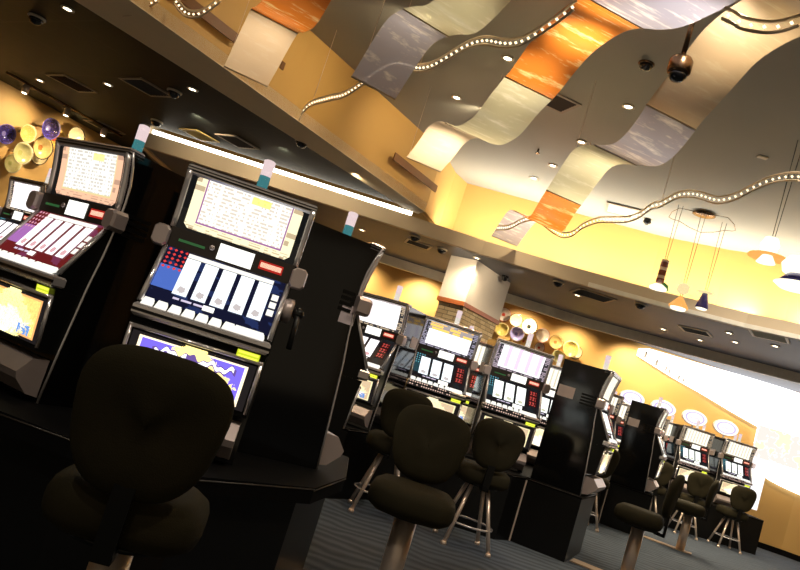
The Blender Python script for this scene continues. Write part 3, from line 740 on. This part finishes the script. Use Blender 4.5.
# ------------------------------------------------------------------ glass wall plates
def make_plate(name, ctr, mid, rim, rimdark=True, tr=.15):
    t = NT(name); u, v = t.uv()
    d = ((u - .5) * (u - .5) + (v - .5) * (v - .5)).pow(.5) * 2.0
    n = t.noise(t.comb(u * 5.0, v * 5.0), 3.0, 3.0)
    c = t.layers(mid, [((n - .5).max(0.0) * 3.0, rim), ((d + n * .3).lt(.38), ctr), (d.gt(.90), (.12, .08, .04) if rimdark else rim)])
    return t.bsdf(c, .12, 0, .6, Alpha=.75)
PM = dict(purple=make_plate('purple_plate_glass', (.30, .26, .55), (.045, .03, .20), (.16, .12, .42), False), yellow=make_plate('yellow_plate_glass', (.85, .65, .22), (.70, .55, .14), (.90, .78, .40), False),
          amber=make_plate('amber_plate_glass', (.60, .22, .05), (.80, .58, .20), (.92, .76, .42)), orange=make_plate('orange_plate_glass', (.55, .10, .03), (.80, .48, .10), (.88, .66, .2), False),
          clear=make_plate('clear_plate_glass', (.86, .74, .40), (.88, .74, .42), (.92, .84, .58)), green=make_plate('green_plate_glass', (.60, .60, .20), (.74, .68, .30), (.85, .80, .50), False),
          red=make_plate('red_white_plate_glass', (.55, .07, .04), (.86, .80, .74), (.60, .14, .10), False), eye=make_plate('dark_eye_plate_glass', (.02, .03, .02), (.88, .80, .66), (.70, .30, .22)),
          blue=make_plate('blue_plate_glass', (.10, .09, .40), (.28, .26, .58), (.62, .55, .66), False), pale=make_plate('pale_pink_plate_glass', (.88, .74, .62), (.92, .82, .70), (.80, .40, .30), False))
def plate(P, nrm, r, m, label, group, ex=0.0):
    root = empty('glass_plate', P)
    nv = Vector((nrm[0], nrm[1], 0)).normalized(); root.rotation_euler = (0, 0, math.atan2(nv.x, -nv.y))
    prof = [(.001, .012), (r * .3, .012), (r * .55, .022), (r * .8, .05), (r * .97, .085), (r, .092), (r * .985, .098), (r * .78, .064), (r * .5, .034), (r * .25, .022), (.001, .022)]
    q = MB(); n = 28; R = []
    for rr, h in prof:
        R.append([(rr * math.cos(2 * PI * k / n), -h, rr * math.sin(2 * PI * k / n) * (1 + .03 * math.sin(3 * 2 * PI * k / n))) for k in range(n)])
    bb = len(q.v)
    for ring in R: q.v += ring
    def uv(p): return (.5 + p[0] / (2 * r), .5 + p[2] / (2 * r))
    for i in range(len(R) - 1):
        for j in range(n):
            k = (j + 1) % n; q.face((bb + i * n + j, bb + i * n + k, bb + (i + 1) * n + k, bb + (i + 1) * n + j), True, [uv(R[i][j]), uv(R[i][k]), uv(R[i + 1][k]), uv(R[i + 1][j])])
    q.build('plate', m, root)
    q = MB(); q.tube([(0, -.012, 0), (0, ex + .005, 0)], .02, 8); q.build('wall_mount', steel, root)
    return tag(root, label, 'glass plate', group)
g1 = 'glass plates on the left wall'; g2 = 'glass plates on the back wall'
ln = (.9, -.43); ld = Vector((.4285, .9036)).normalized()
left_pl = [((-6.41, 11.2, 2.8), .155, 'purple', 'purple glass plate cut by the left edge', 0), ((-6.3, 11.42, 2.93), .14, 'yellow', 'yellow glass plate between the two purple plates', .11), ((-6.19, 11.65, 3.14), .17, 'purple', 'deep purple glass plate, topmost on the left wall', .22),
           ((-6.32, 11.38, 2.61), .17, 'green', 'yellow green glass plate under the yellow plate', .22), ((-6.29, 11.44, 2.43), .15, 'green', 'lowest yellow green glass plate on the left wall', 0), ((-6.16, 11.72, 2.83), .185, 'amber', 'amber glass plate with a dark rim below the purple plate', .11),
           ((-6.13, 11.78, 2.73), .17, 'clear', 'clear glass plate peeking out below the dark-rimmed amber plate', 0), ((-6.05, 11.96, 3.07), .17, 'orange', 'orange glass plate with a red centre on the left wall', 0), ((-5.94, 12.17, 3.23), .17, 'clear', 'clear glass plate with dark rim above the pink machine', .11)]
for (x, y, z), r, k, l, ex in left_pl:
    a0 = Vector((-6.55, 10.87)); s = (Vector((x, y)) - a0).dot(Vector((2.1, 4.53)).normalized()); q = a0 + Vector((2.1, 4.53)).normalized() * s + Vector((4.53, -2.1)).normalized() * (.01 + ex)
    plate((q.x, q.y, z), (4.53, -2.1), r, PM[k], l, g1, ex)
back_pl = [(2.22, 2.93, .15, 'red', 'red and white glass plate touching the pillar edge', 0), (2.47, 2.88, .14, 'clear', 'cream glass plate right of the red and white plate', .11), (2.75, 2.83, .17, 'eye', 'pale glass plate with a black centre', .22),
           (2.25, 2.61, .14, 'yellow', 'yellow glass plate low beside the pillar', .11), (2.53, 2.60, .15, 'blue', 'blue and purple glass plate behind the magenta machine top', .33), (3.08, 2.75, .15, 'pale', 'pale pink glass plate right of the black-centred plate', .11),
           (2.77, 2.53, .11, 'orange', 'orange glass plate low behind the magenta machine', 0), (3.38, 2.70, .15, 'amber', 'amber glass plate in the middle of the right group', .11), (3.68, 2.65, .17, 'yellow', 'large yellow glass plate at right of the wall group', .22),
           (3.11, 2.50, .11, 'red', 'small red-rimmed glass plate behind the magenta machine corner', 0), (3.82, 2.62, .14, 'clear', 'clear glass plate at the far right of the wall group', .11), (3.5, 2.44, .13, 'green', 'greenish glass plate lowest in the right group', .11), (3.52, 2.58, .12, 'orange', 'amber orange glass plate tucked between gold plates', 0)]
for x, z, r, k, l, ex in back_pl: plate((x, 15.39 - ex, z), (0, -1), r, PM[k], l, g2, ex)

# ------------------------------------------------------------------ glowing wall sign
def make_sign():
    t = NT('sign_face'); x, y, z = t.obj()
    n = t.noise(t.comb(x, y, z), 5.0, 4.0)
    m = t.box(x, z, 7.85, 9.6, 1.7, 2.35)
    c = t.layers((1, .99, .97), [(m * n.gt(.5) * .5, (1, .62, .50)), (m * n.lt(.45) * .55, (1, .82, .35)), (t.box(x, z, 7.3, 9.6, 2.35, 2.9) * .25, (1, .82, .74))])
    return t.emit(c, 2.2 - m * 1.25)
sign_m = make_sign()
root = empty('wall_sign', (0, 0, 0))
def wall_y(x):
    for (x0, y0), (x1, y1) in zip(BW, BW[1:]):
        if x0 <= x <= x1 and x1 > x0: return y0 + (y1 - y0) * (x - x0) / (x1 - x0)
    return BW[-1][1]
top = [(5.10, 3.16), (6.4, 3.19), (7.4, 3.22), (8.1, 3.22), (8.8, 3.18), (9.3, 3.14), (9.7, 3.1)]
def lerp(tab, x):
    for (a, p), (b_, q) in zip(tab, tab[1:]):
        if a <= x <= b_: return p + (q - p) * (x - a) / (b_ - a)
    return tab[-1][1]
bot = [(5.06, 2.96), (5.9, 2.74), (6.57, 2.60), (7.27, 2.43), (7.84, 2.30), (7.86, 1.62), (8.1, 1.42), (8.3, 1.33), (8.6, 1.27), (9.0, 1.22), (9.7, 1.2)]
xs = sorted(set([5.08 + .2 * i for i in range(24) if 5.08 + .2 * i < 9.7] + [7.84, 7.86]))
m = MB()
for a, b_ in zip(xs, xs[1:]):
    for off in (.05, .10):
        ya, yb = wall_y(a) - off, wall_y(b_) - off
        m.poly([(a, ya, lerp(bot, a)), (b_, yb, lerp(bot, b_)), (b_, yb, lerp(top, b_)), (a, ya, lerp(top, a))])
    for tab in (bot, top):
        ya, yb = wall_y(a), wall_y(b_)
        m.poly([(a, ya - .05, lerp(tab, a)), (b_, yb - .05, lerp(tab, b_)), (b_, yb - .10, lerp(tab, b_)), (a, ya - .10, lerp(tab, a))])
m.build('light_face', sign_m, root)
grey = mat('sign_mark_grey', (.36, .33, .30), .5)
for x, z, w, h in ((5.24, 3.02, .06, .16), (5.50, 2.93, .06, .15), (5.72, 2.87, .04, .12), (5.80, 2.85, .04, .11), (6.02, 2.78, .05, .09), (6.12, 2.75, .04, .07)):
    m = MB(); m.box((x - w * .35, 15.285, z - h * .4), (x + w * .35, 15.30, z + h * .4)); m.build('mark', grey, root)
for x in (5.5, 6.8, 7.8):
    m = MB(); m.box((x - .03, wall_y(x) - .06, 2.95), (x + .03, wall_y(x), 3.05)); m.build('wall_mount', steel, root)
tag(root, 'huge glowing white wedge sign sweeping across the far right wall', 'wall sign')

# ------------------------------------------------------------------ slot machines
ZB = .62
PROF = [(.25, 0), (.25, 1.2), (-.215, 1.2), (-.19, 1.13), (-.17, 1.05), (-.163, .97), (-.165, .88), (-.18, .70), (-.20, .55), (-.225, .25), (-.24, 0)]
def lp(a, b, t): return tuple(p + (q - p) * t for p, q in zip(a, b))
def make_machine(name, st):
    """player side is -y; x to the player's right; foot of the cabinet at z = 0"""
    R = empty(name)
    yb = st.get('back', .25); m = MB(); m.prism_x([(yb, 0), (yb, 1.2)] + PROF[2:], -.3, .3); m.build('cabinet', black_gloss, R)
    # side furniture
    for sx in ((-1, 1) if yb > .1 else ()):
        x = sx * .3; e = sx * .003
        if not st.get('plain'):
            m = MB(); m.prism_x([(yb - .18, .84), (yb - .18, .95), (yb - .02, .95), (yb - .02, .84)], min(x, x + e), max(x, x + e)); m.build('side_label', paper, R)
        m = MB()
        for k in range(4): m.prism_x([(-.15, .82 + k * .03), (-.15, .838 + k * .03), (.0 if not st.get('plain') else -.08, .838 + k * .03), (.0 if not st.get('plain') else -.08, .82 + k * .03)], min(x, x + e * 2), max(x, x + e * 2))
        m.build('side_vent', black_satin, R)
        m = MB(); x2 = x + sx * .004; m.tube([(x2, y - .004, z) for y, z in PROF[2:]], .006, 6); m.build('edge_trim', chrome, R)
    # top glass and its chrome frame
    def S(x, t, off=0.0):                       # point on the top box face, t from its foot to its head
        y = -.166 - .045 * t ** 1.6 - off; return (x, y - .012, .925 + .265 * t)
    fr = R
    m = MB(); n = 8
    for i in range(n):
        a, b = i / n, (i + 1) / n; m.poly([S(-.275, a), S(.275, a), S(.275, b), S(-.275, b)], [(0, a), (1, a), (1, b), (0, b)], True)
    m.build('top_glass', A[st['top']], fr)
    m = MB(); m.box((-.30, -.235, 1.17), (.30, -.15, 1.215), .008); m.build('top_rail', chrome, fr)
    m = MB(); m.box((-.301, -.238, 1.184), (.301, -.150, 1.192)); m.box((-.301, -.238, 1.199), (.301, -.150, 1.204)); m.build('rail_stripe', black_satin, fr)
    for sx in (-1, 1):
        m = MB(); m.tube([S(sx * .287, k / 6, .006) for k in range(7)], .014, 8); m.build('side_rail', chrome, fr)
    # middle strip
    m = MB(); m.box((-.285, -.205, .835), (.285, -.16, .925)); strip = m.build('message_strip', dark_trim, fr)
    quad_part('rules_card', A['card'], [(-.06, -.207, .845), (.10, -.207, .845), (.10, -.207, .918), (-.06, -.207, .918)], strip)
    quad_part('message_display', A['redbar'], [(.13, -.207, .862), (.24, -.207, .862), (.24, -.207, .902), (.13, -.207, .902)], strip)
    quad_part('bill_slot', green_slot, [(-.24, -.207, .868), (-.12, -.207, .868), (-.12, -.207, .880), (-.24, -.207, .880)], strip)
    m = MB(); m.lathe([(.012, .205), (.012, .212), (.002, .213)], (-.09, 0, .885), 12, 'y'); m.build('lock', pink_metal, strip)
    for sx in ((-1, 1) if not st.get('oval') else ()):                          # octagonal speaker pods
        m = MB(); pts = []
        w, h, k = .036, .048, .016
        ring = [(-w, -h + k), (-w + k, -h), (w - k, -h), (w, -h + k), (w, h - k), (w - k, h), (-w + k, h), (-w, h - k)]
        m.rings([[(sx * .318 + px * q, yy, .872 + pz * q) for px, pz in ring] for yy, q in ((-.16, 1), (-.225, 1), (-.24, .86))], True, False)
        m.build('speaker_pod', pink_metal, fr)
    # reel housing
    hp = [(-.16, .845), (-.185, .845), (-.335, .585), (-.355, .56), (-.355, .505), (-.2, .49)]
    m = MB(); m.prism_x(hp, -.292, .292); housing = m.build('reel_housing', black_satin, R)
    a0, a1 = (-.347, .568), (-.187, .842)       # lower / upper edge of the slanted glass (y, z)
    nrm = Vector((0, -(a1[1] - a0[1]), a1[0] - a0[0])).normalized()
    def G(x, t, off=0.0):
        y, z = a0[0] + (a1[0] - a0[0]) * t, a0[1] + (a1[1] - a0[1]) * t; return (x, y + nrm.y * off, z + nrm.z * off)
    quad_part('reel_glass', A[st['sur']], [G(-.272, .06, .004), (G(.272, .06, .004)), G(.272, .97, .004), G(-.272, .97, .004)], housing)
    for x0, x1 in st['reels']:
        quad_part('reel', A[st['reel']], [G(x0, .24, .008), G(x1, .24, .008), G(x1, .86, .008), G(x0, .86, .008)], housing)
    if len(st['reels']) == 5:
        quad_part('win_panel', button_glow, [G(st['reels'][0][0] - .0, .87, .008), G(st['reels'][-1][1], .87, .008), G(st['reels'][-1][1], .94, .008), G(st['reels'][0][0], .94, .008)], housing)
        for k in range(3): quad_part('pay_button', button_glow, [G(.232, .36 + k * .13, .008), G(.262, .36 + k * .13, .008), G(.262, .46 + k * .13, .008), G(.232, .46 + k * .13, .008)], housing)
        quad_part('credit_card_panel', A['card'], [G(-.03, .13, .008), G(.02, .13, .008), G(.02, .21, .008), G(-.03, .21, .008)], housing)
    else:
        quad_part('digit_display', A['digits'], [G(.155, .30, .008), G(.245, .30, .008), G(.245, .85, .008), G(.155, .85, .008)], housing)
        quad_part('credit_card_panel', A['card'], [G(.0, .08, .008), G(.10, .08, .008), G(.10, .21, .008), G(.0, .21, .008)], housing)
    for sx in (-1, 1):
        m = MB(); m.tube([G(sx * .285, t, .004) for t in (0, .5, 1)], .012, 8); m.build('glass_rail', chrome, housing)
    m = MB(); m.tube([G(-.29, 1.0, .004), G(.29, 1.0, .004)], .012, 8); m.build('glass_rail', chrome, housing)
    # deck with buttons
    m = MB(); m.box((-.30, -.375, .505), (.30, -.31, .562), .012); deck = m.build('deck', chrome, R)
    m = MB(); m.box((-.301, -.379, .525), (.301, -.370, .538)); m.build('deck_stripe', black_satin, deck)
    if st.get('dots'):
        quad_part('button_panel', A['deck'], [(-.28, -.3795, .506), (.15, -.3795, .506), (.15, -.3765, .560), (-.28, -.3765, .560)], deck)
    nb = st.get('buttons', 9)
    for k in range(nb):
        x = -.25 + .47 * k / (nb - 1); w = .042 if k in (nb - 1, nb - 2) else .026
        m = MB(); m.rings([[(x - w * q, -.368 + (1 - q) * .01, z), (x + w * q, -.368 + (1 - q) * .01, z), (x + w * q, -.332 - (1 - q) * .01, z + .018), (x - w * q, -.332 - (1 - q) * .01, z + .018)] for z, q in ((.560, 1), (.576, .75))], True, False)
        m.build('button', button_glow, deck)
    # belly door
    bp = [(-.2, .50), (-.345, .50), (-.335, .45), (-.318, .22), (-.22, .22)]
    m = MB(); m.prism_x(bp, -.296, .296); door = m.build('belly_door', black_satin, R)
    B0, B1 = (-.3195, .235), (-.3365, .45)
    def Bp(x, t, off): return (x, B0[0] + (B1[0] - B0[0]) * t - off, B0[1] + (B1[1] - B0[1]) * t)
    quad_part('belly_glass', A[st['belly']], [Bp(-.27, .04, .006), Bp(.27, .04, .006), Bp(.27, .98, .006), Bp(-.27, .98, .006)], door)
    for sx in (-1, 1):
        m = MB(); m.tube([Bp(sx * .285, 0, .006), Bp(sx * .285, 1.1, .006)], .010, 6); m.build('belly_rail', chrome, door)
    m = MB(); m.tube([Bp(-.29, 1.06, .008), Bp(.29, 1.06, .008)], .010, 6); m.build('belly_rail', chrome, door)
    quad_part('credit_display', A['credit'], [(.17, -.3515, .462), (.27, -.3515, .462), (.27, -.356, .498), (.17, -.356, .498)], door)
    # coin tray
    m = MB(); m.prism_x([(-.24, .19), (-.32, .185), (-.375, .12), (-.365, .09), (-.30, .03), (-.24, .02)], -.28, .28); m.build('coin_tray', pink_metal, R)
    # candle
    cx = st.get('cx', .04)
    m = MB(); m.lathe([(.03, 1.2), (.03, 1.222), (.024, 1.227)], (cx, -.1, 0), 16); m.build('candle_base', chrome, R)
    m = MB(); m.lathe([(.026, 1.225), (.026, 1.29)], (cx, -.1, 0), 16); m.build('candle_lower_lamp', teal_glow if st.get('teal') else frost_glow, R)
    m = MB(); m.lathe([(.026, 1.29), (.028, 1.365), (.018, 1.37)], (cx, -.1, 0), 16); m.build('candle_upper_lamp', candle_white, R)
    if st.get('lever'):
        m = MB(); m.lathe([(.045, .29), (.055, .31), (.055, .335), (.04, .34)], (0, -.22, .72), 24, 'x'); m.build('lever_plate', pink_metal, R)
        m = MB(); m.tube([(.34, -.22, .72), (.37, -.24, .70), (.375, -.29, .56)], .013, 10); m.build('lever_arm', black_satin, R)
        m = MB(); m.lathe([(.001, .335), (.024, .345), (.03, .365), (.024, .385), (.001, .395)], (0, -.22, .72), 16, 'x'); m.build('lever_knob', black_gloss, R)
    if st.get('oval'):
        m = MB(); n = 28; Rr = []
        for yy, q in ((-.03, .95), (-.045, 1.0), (-.085, 1.0), (-.10, .95)):
            Rr.append([(.26 * q * math.cos(2 * PI * k / n) - .02, yy, 1.44 + .15 * q * math.sin(2 * PI * k / n)) for k in range(n)])
        m.rings(Rr); ov = m.build('oval_sign', white_trim, R)
        m = MB(); pts = [(.247 * math.cos(2 * PI * k / n) - .02, -.102, 1.44 + .142 * math.sin(2 * PI * k / n)) for k in range(n)]
        m.poly(pts, [(.5 + .5 * math.cos(2 * PI * k / n), .5 + .5 * math.sin(2 * PI * k / n)) for k in range(n)]); m.build('sign_face', oval_mat, ov)
        m = MB(); m.tube([(-.02, -.065, 1.2), (-.02, -.065, 1.30)], .02, 8); m.build('sign_post', chrome, ov)
    return R
five = [(-.175 + .083 * k, -.175 + .083 * k + .062) for k in range(5)]
three = [(-.215 + .12 * k, -.215 + .12 * k + .095) for k in range(3)]
ST = dict(near=dict(top='pay_cream', sur='sur_blue', reel='reel_blue', belly='belly_purple', reels=five, lever=True, cx=.02, back=-.02, teal=1),
          left=dict(top='pay_pink', sur='sur_red', reel='reel_pink', belly='belly_gold', reels=five, cx=.15, teal=1),
          party=dict(top='col_party', sur='sur_dark', reel='reel_blue', belly='belly_far', reels=three, dots=True),
          pink=dict(top='col_pink', sur='sur_dark', reel='reel_green', belly='belly_far', reels=three, dots=True),
          white=dict(top='col_two', sur='sur_dark', reel='reel_pink', belly='belly_far', reels=three, dots=True, cx=.1),
          cream=dict(top='col_cream', sur='sur_dark', reel='reel_green', belly='belly_far', reels=three, dots=True, cx=.0),
          shallow=dict(top='col_cream', sur='sur_dark', reel='reel_green', belly='belly_far', reels=three, dots=True, cx=-.05, back=.215, teal=1, plain=1),
          oval=dict(top='col_cream', sur='sur_dark', reel='reel_green', belly='belly_far', reels=three, dots=True, cx=.2, oval=True))
protos = {}
def machine(st, x, y, nx, ny, label, z=ZB + .0015, group='slot machines'):
    """(x, y): middle of the head of the front face; (nx, ny): the way it faces"""
    n = Vector((nx, ny)).normalized(); a = math.atan2(n.x, -n.y)
    px, py = x - n.x * .215, y - n.y * .215
    if st not in protos: o = protos[st] = make_machine('slot_machine', ST[st])
    else: o = copy_tree(protos[st])
    o.location = (px, py, z); o.rotation_euler = (0, 0, a)
    return tag(o, label, 'slot machine', group)
def side_machine(st, bx, by, fx, fy, label):
    """placed by the plan line of the side panel towards the camera: back (bx,by) to front (fx,fy)"""
    d = Vector((fx - bx, fy - by)).normalized(); away = Vector((-d.y, d.x))
    c_ = Vector((fx, fy)) + away * .3
    return machine(st, c_.x, c_.y, d.x, d.y, label)

N = machine('near', -.765, 3.365, .12, -.99, 'nearest slot machine, cream pay table and five reels, lever on its right side')
L = machine('left', -1.60, 3.57, -.55, -.83, 'slot machine with pink pay table and red reel glass, left of the nearest one')
P = side_machine('shallow', -.58, 3.73, -.15, 3.95, 'black side-on slot machine directly behind the lever of the nearest machine')
q = MB(); q.prism_z([(-.85, 3.67), (-.56, 3.705), (-.565, 3.735), (-.85, 3.70)], ZB, 1.78); tag(q.build('filler_panel', black_gloss), 'black filler panel between the nearest machine and the side-on one', 'panel')
q = MB(); q.quad((-.302, -.10, .76), (-.302, -.19, .76), (-.302, -.19, .86), (-.302, -.10, .86)); q.build('paper_note', mat('paper_note', (.72, .62, .66), .6), P)
machine('white', -3.38, 6.55, -.6, -.8, 'slot machine standing apart at the left edge in front of the left wall')
# middle bank
machine('white', -.13, 7.06, -.42, -.90, 'slot machine with two-column white pay table, left end of the middle bank')
machine('party', .64, 7.56, .06, -1, 'slot machine with orange header pay table in front of the stone pillar')
machine('pink', 1.41, 7.57, .08, -1, 'slot machine with magenta pay table in the middle bank')
side_machine('cream', 1.72, 7.36, 2.18, 7.14, 'black side-on slot machine closing the right end of the middle bank')
machine('cream', 2.12, 9.0, -.1, -1, 'slot machine glimpsed between the magenta machine and the side-on one')
machine('cream', .98, 8.95, -.05, -1, 'slot machine glimpsed between orange-header and magenta machines')
# right bank
machine('cream', 3.35, 11.05, .05, -1, 'slot machine right of the middle bank, cream pay table, no oval sign')
side_machine('cream', 3.68, 10.92, 4.14, 10.70, 'smaller black side-on slot machine ahead of the oval-signed machines')
machine('cream', 4.15, 12.95, 0, -1, 'slot machine glimpsed left of the smaller side-on machine')
# far bank
machine('cream', 5.22, 13.9, .05, -1, 'far slot machine right beside the smaller side-on one')
machine('cream', 6.10, 13.9, .05, -1, 'far slot machine, second from the glowing wall sign')
machine('cream', 6.92, 13.9, .05, -1, 'slot machine at the far right end of the far bank')
for x, l in ((5.08, 'slot machine in the far back row, leftmost oval sign'), (5.73, 'slot machine in the far back row under the second oval sign'), (6.38, 'slot machine in the far back row under the third oval sign'), (7.03, 'slot machine in the far back row under the rightmost oval sign')):
    machine('oval', x, 14.72, 0, -1, l)

# ------------------------------------------------------------------ machine bases
def base(name, pts, label, trims=(), ZB=ZB, ins=1.0):
    root = empty(name, (pts[0][0], pts[0][1], 0)); o = Vector(pts[0]); q = [(x - o.x, y - o.y) for x, y in pts]
    gx = sum(a for a, b in q) / len(q); gy = sum(b for a, b in q) / len(q); lip = .03 if ins == 1 else .075
    m = MB(); m.prism_z([(gx + (a - gx) * ins, gy + (b - gy) * ins) for a, b in q], 0, ZB - lip); m.build('plinth', black_satin, root)
    m = MB(); m.prism_z(q, ZB - lip, ZB); m.build('counter_top', black_matt, root)
    for i in trims:
        x, y = q[i]; m = MB(); m.box((x - .008, y - .008, 0), (x + .008, y + .008, ZB - .03)); m.build('corner_trim', steel, root)
    m = MB()
    for a, b in zip(q, q[1:] + q[:1]): m.tube([(a[0], a[1], ZB - .015), (b[0], b[1], ZB - .008)], .004, 6)
    m.build('edge_trim', dark_trim, root)
    return tag(root, label, 'machine base', 'black machine bases')
base('machine_base', [(-.09, 3.47), (.035, 4.02), (.02, 4.8), (-.5, 5.1), (-1.6, 5.0), (-2.35, 4.4), (-2.1, 3.5), (-1.52, 3.06), (-1.01, 2.93), (-.52, 2.96)], 'black base under the nearest bank of slot machines', (), ZB, .93)
base('machine_base', [(2.22, 7.10), (2.6, 7.9), (2.4, 9.4), (.3, 9.6), (-.55, 8.4), (-.62, 6.85), (-.05, 6.58), (.3, 7.1), (.95, 7.15), (1.1, 7.14), (1.55, 7.14), (1.73, 7.33)], 'black base under the middle bank of slot machines', (11,))
base('machine_base', [(4.28, 10.66), (4.6, 11.5), (4.55, 13.4), (2.6, 13.4), (2.6, 10.7), (2.95, 10.6), (3.55, 10.6), (3.73, 10.92)], 'black base under the smaller side-on slot machine', (7,))
base('machine_base', [(7.42, 13.45), (7.45, 15.25), (4.35, 15.25), (4.35, 13.45)], 'black base under the far bank of oval-signed machines', ())
base('machine_base', [(-2.95, 6.0), (-2.75, 7.2), (-3.6, 7.6), (-4.1, 6.6)], 'black base under the machine at the left edge', ())
# white end panel of the far bank; emission replaces light falling on it
m = MB(); m.box((7.29, 13.72, ZB + .12), (7.40, 14.15, 1.62)); o = m.build('end_panel', glow('end_panel_glow', (1, .97, .97), 1.1)); tag(o, 'white panel with added glow closing the right end of the far bank', 'panel')

# ------------------------------------------------------------------ stools
def rrect(w, d, n=40, e=3.6, tap=0.0):
    out = []
    for k in range(n):
        a = 2 * PI * k / n; c_, s_ = math.cos(a), math.sin(a)
        x = abs(c_) ** (2 / e) * (1 if c_ > 0 else -1); y = abs(s_) ** (2 / e) * (1 if s_ > 0 else -1)
        out.append((x * w / 2 * (1 + tap * y), y * d / 2))
    return out
def pad(outline, th, axis, c_, m, name, root, bow=0.0, lean=0.0):
    """rounded upholstered pad; axis 'z' lies flat, 'y' stands up (outline in x,z)"""
    R = []
    K = 6
    for i in range(K + 1):
        t = -1 + 2 * i / K; q = 1 - .16 * abs(t) ** 3.2 if abs(t) < 1 else .80
        ring = []
        for x, y in outline:
            if axis == 'z': ring.append((c_[0] + x * q, c_[1] + y * q, c_[2] + t * th / 2))
            else: ring.append((c_[0] + x * q, c_[1] + t * th / 2 + bow * (x / .2) ** 2 + lean * y, c_[2] + y * q))
        R.append(ring)
    def inner(ring, k, out):
        n = len(ring); cx, cy, cz = (sum(v[i] for v in ring) / n for i in range(3)); res = []
        for x, y, z in ring:
            if axis == 'z': res.append((cx + (x - cx) * k, cy + (y - cy) * k, z + out))
            else:
                xx = cx + (x - cx) * k; zz = cz + (z - cz) * k
                res.append((xx, y + out + bow * ((xx - c_[0]) ** 2 - (x - c_[0]) ** 2) / .04 + lean * (zz - z) * 1.0, zz))
        return res
    lo, hi = R[0], R[-1]
    R = [inner(lo, k, -o) for k, o in ((.04, .0065), (.35, .006), (.7, .004))] + R + [inner(hi, k, o) for k, o in ((.7, .004), (.35, .006), (.04, .0065))]
    mb = MB(); mb.rings(R); return mb.build(name, m, root)
def make_stool(kind):
    """player looks along -y... the sitter faces -y; back pad on the +y side; floor at z = 0"""
    R = empty('stool')
    pad(rrect(.47, .44), .15, 'z', (0, -.02, .60), fabric, 'seat', R)
    pad(rrect(.42, .42, e=2.9, tap=.15), .075, 'y', (0, .225, .885), fabric, 'backrest', R, -.02, .10)
    m = MB(); m.box((-.03, .14, .50), (.03, .24, .53)); m.box((-.03, .215, .50), (.03, .24, .76)); m.build('back_bracket', black_satin, R)
    m = MB(); m.lathe([(.17, .53), (.17, .515), (.06, .50)], n=20); m.build('seat_plate', black_satin, R)
    if kind == 'pedestal':
        m = MB(); m.lathe([(.06, .51), (.06, .012)], n=20); m.build('pole', steel, R)
        m = MB(); m.box((-.10, -.50, 0), (.10, .16, .012)); m.build('floor_plate', tan_plate, R)
    else:
        for a in (45, 135, 225, 315):
            c_, s_ = math.cos(math.radians(a)), math.sin(math.radians(a))
            m = MB(); m.tube([(.10 * c_, .10 * s_, .515), (.27 * c_, .27 * s_, .02)], .017, 10); leg = m.build('leg', steel, R)
            m = MB(); m.lathe([(.02, .03), (.026, .012), (.024, 0)], (.272 * c_, .272 * s_, 0), 10); m.build('foot', steel, leg)
        m = MB(); m.tube([(.215 * math.cos(2 * PI * k / 24), .215 * math.sin(2 * PI * k / 24), .19) for k in range(25)], .009, 8, False); m.build('foot_ring', chrome, R)
    return R
sproto = {}
def stool(kind, x, y, fx, fy, label):
    """(fx, fy): the way the sitter would look"""
    a = math.atan2(fx, -fy)
    if kind not in sproto: o = sproto[kind] = make_stool(kind)
    else: o = copy_tree(sproto[kind])
    o.location = (x, y, 0); o.rotation_euler = (0, 0, a)
    return tag(o, label, 'stool', 'pedestal stools' if kind == 'pedestal' else 'four-legged stools')
stool('pedestal', -.58, 2.36, -.12, .99, 'nearest stool, its dark back hiding the lower nearest slot machine')
S2 = stool('pedestal', .41, 4.1, -.10, -1, 'pedestal stool turned towards the camera between near and middle banks')
for ch in S2.children:
    if ch.name.startswith('floor_plate'): ch.rotation_euler = (0, 0, math.atan2(-.80, -.60) - math.atan2(-.10, 1)); ch.scale = (1, .82, 1)
stool('legs', .36, 6.55, -.05, 1, 'four-legged stool at the orange-header machine, behind the turned stool')
stool('legs', 1.14, 6.45, -.1, 1, 'four-legged stool at the magenta machine')
stool('pedestal', 2.80, 7.1, -.9, .45, 'pedestal stool seen from the side beside the middle bank')
stool('pedestal', 4.88, 10.75, -.9, .42, 'pedestal stool seen from the side beside the smaller side-on machine')
stool('legs', 5.85, 13.0, 0, 1, 'four-legged stool in front of the second far machine from the wall sign')
stool('legs', 6.62, 13.0, 0, 1, 'four-legged stool at the end machine of the far bank')
stool('legs', 5.15, 13.0, 0, 1, 'four-legged stool at the machine beside the smaller side-on one')
stool('legs', 3.2, 10.1, -.05, 1, 'four-legged stool half hidden behind the big side-on machine')


# ------------------------------------------------------------------ world
w = bpy.data.worlds.new('world'); S.world = w; w.use_nodes = True
w.node_tree.nodes['Background'].inputs[0].default_value = (.34, .27, .18, 1); w.node_tree.nodes['Background'].inputs[1].default_value = .45
S.cycles.use_denoising = True
S.cycles.max_bounces = 8
S.cycles.sample_clamp_indirect = 4.0
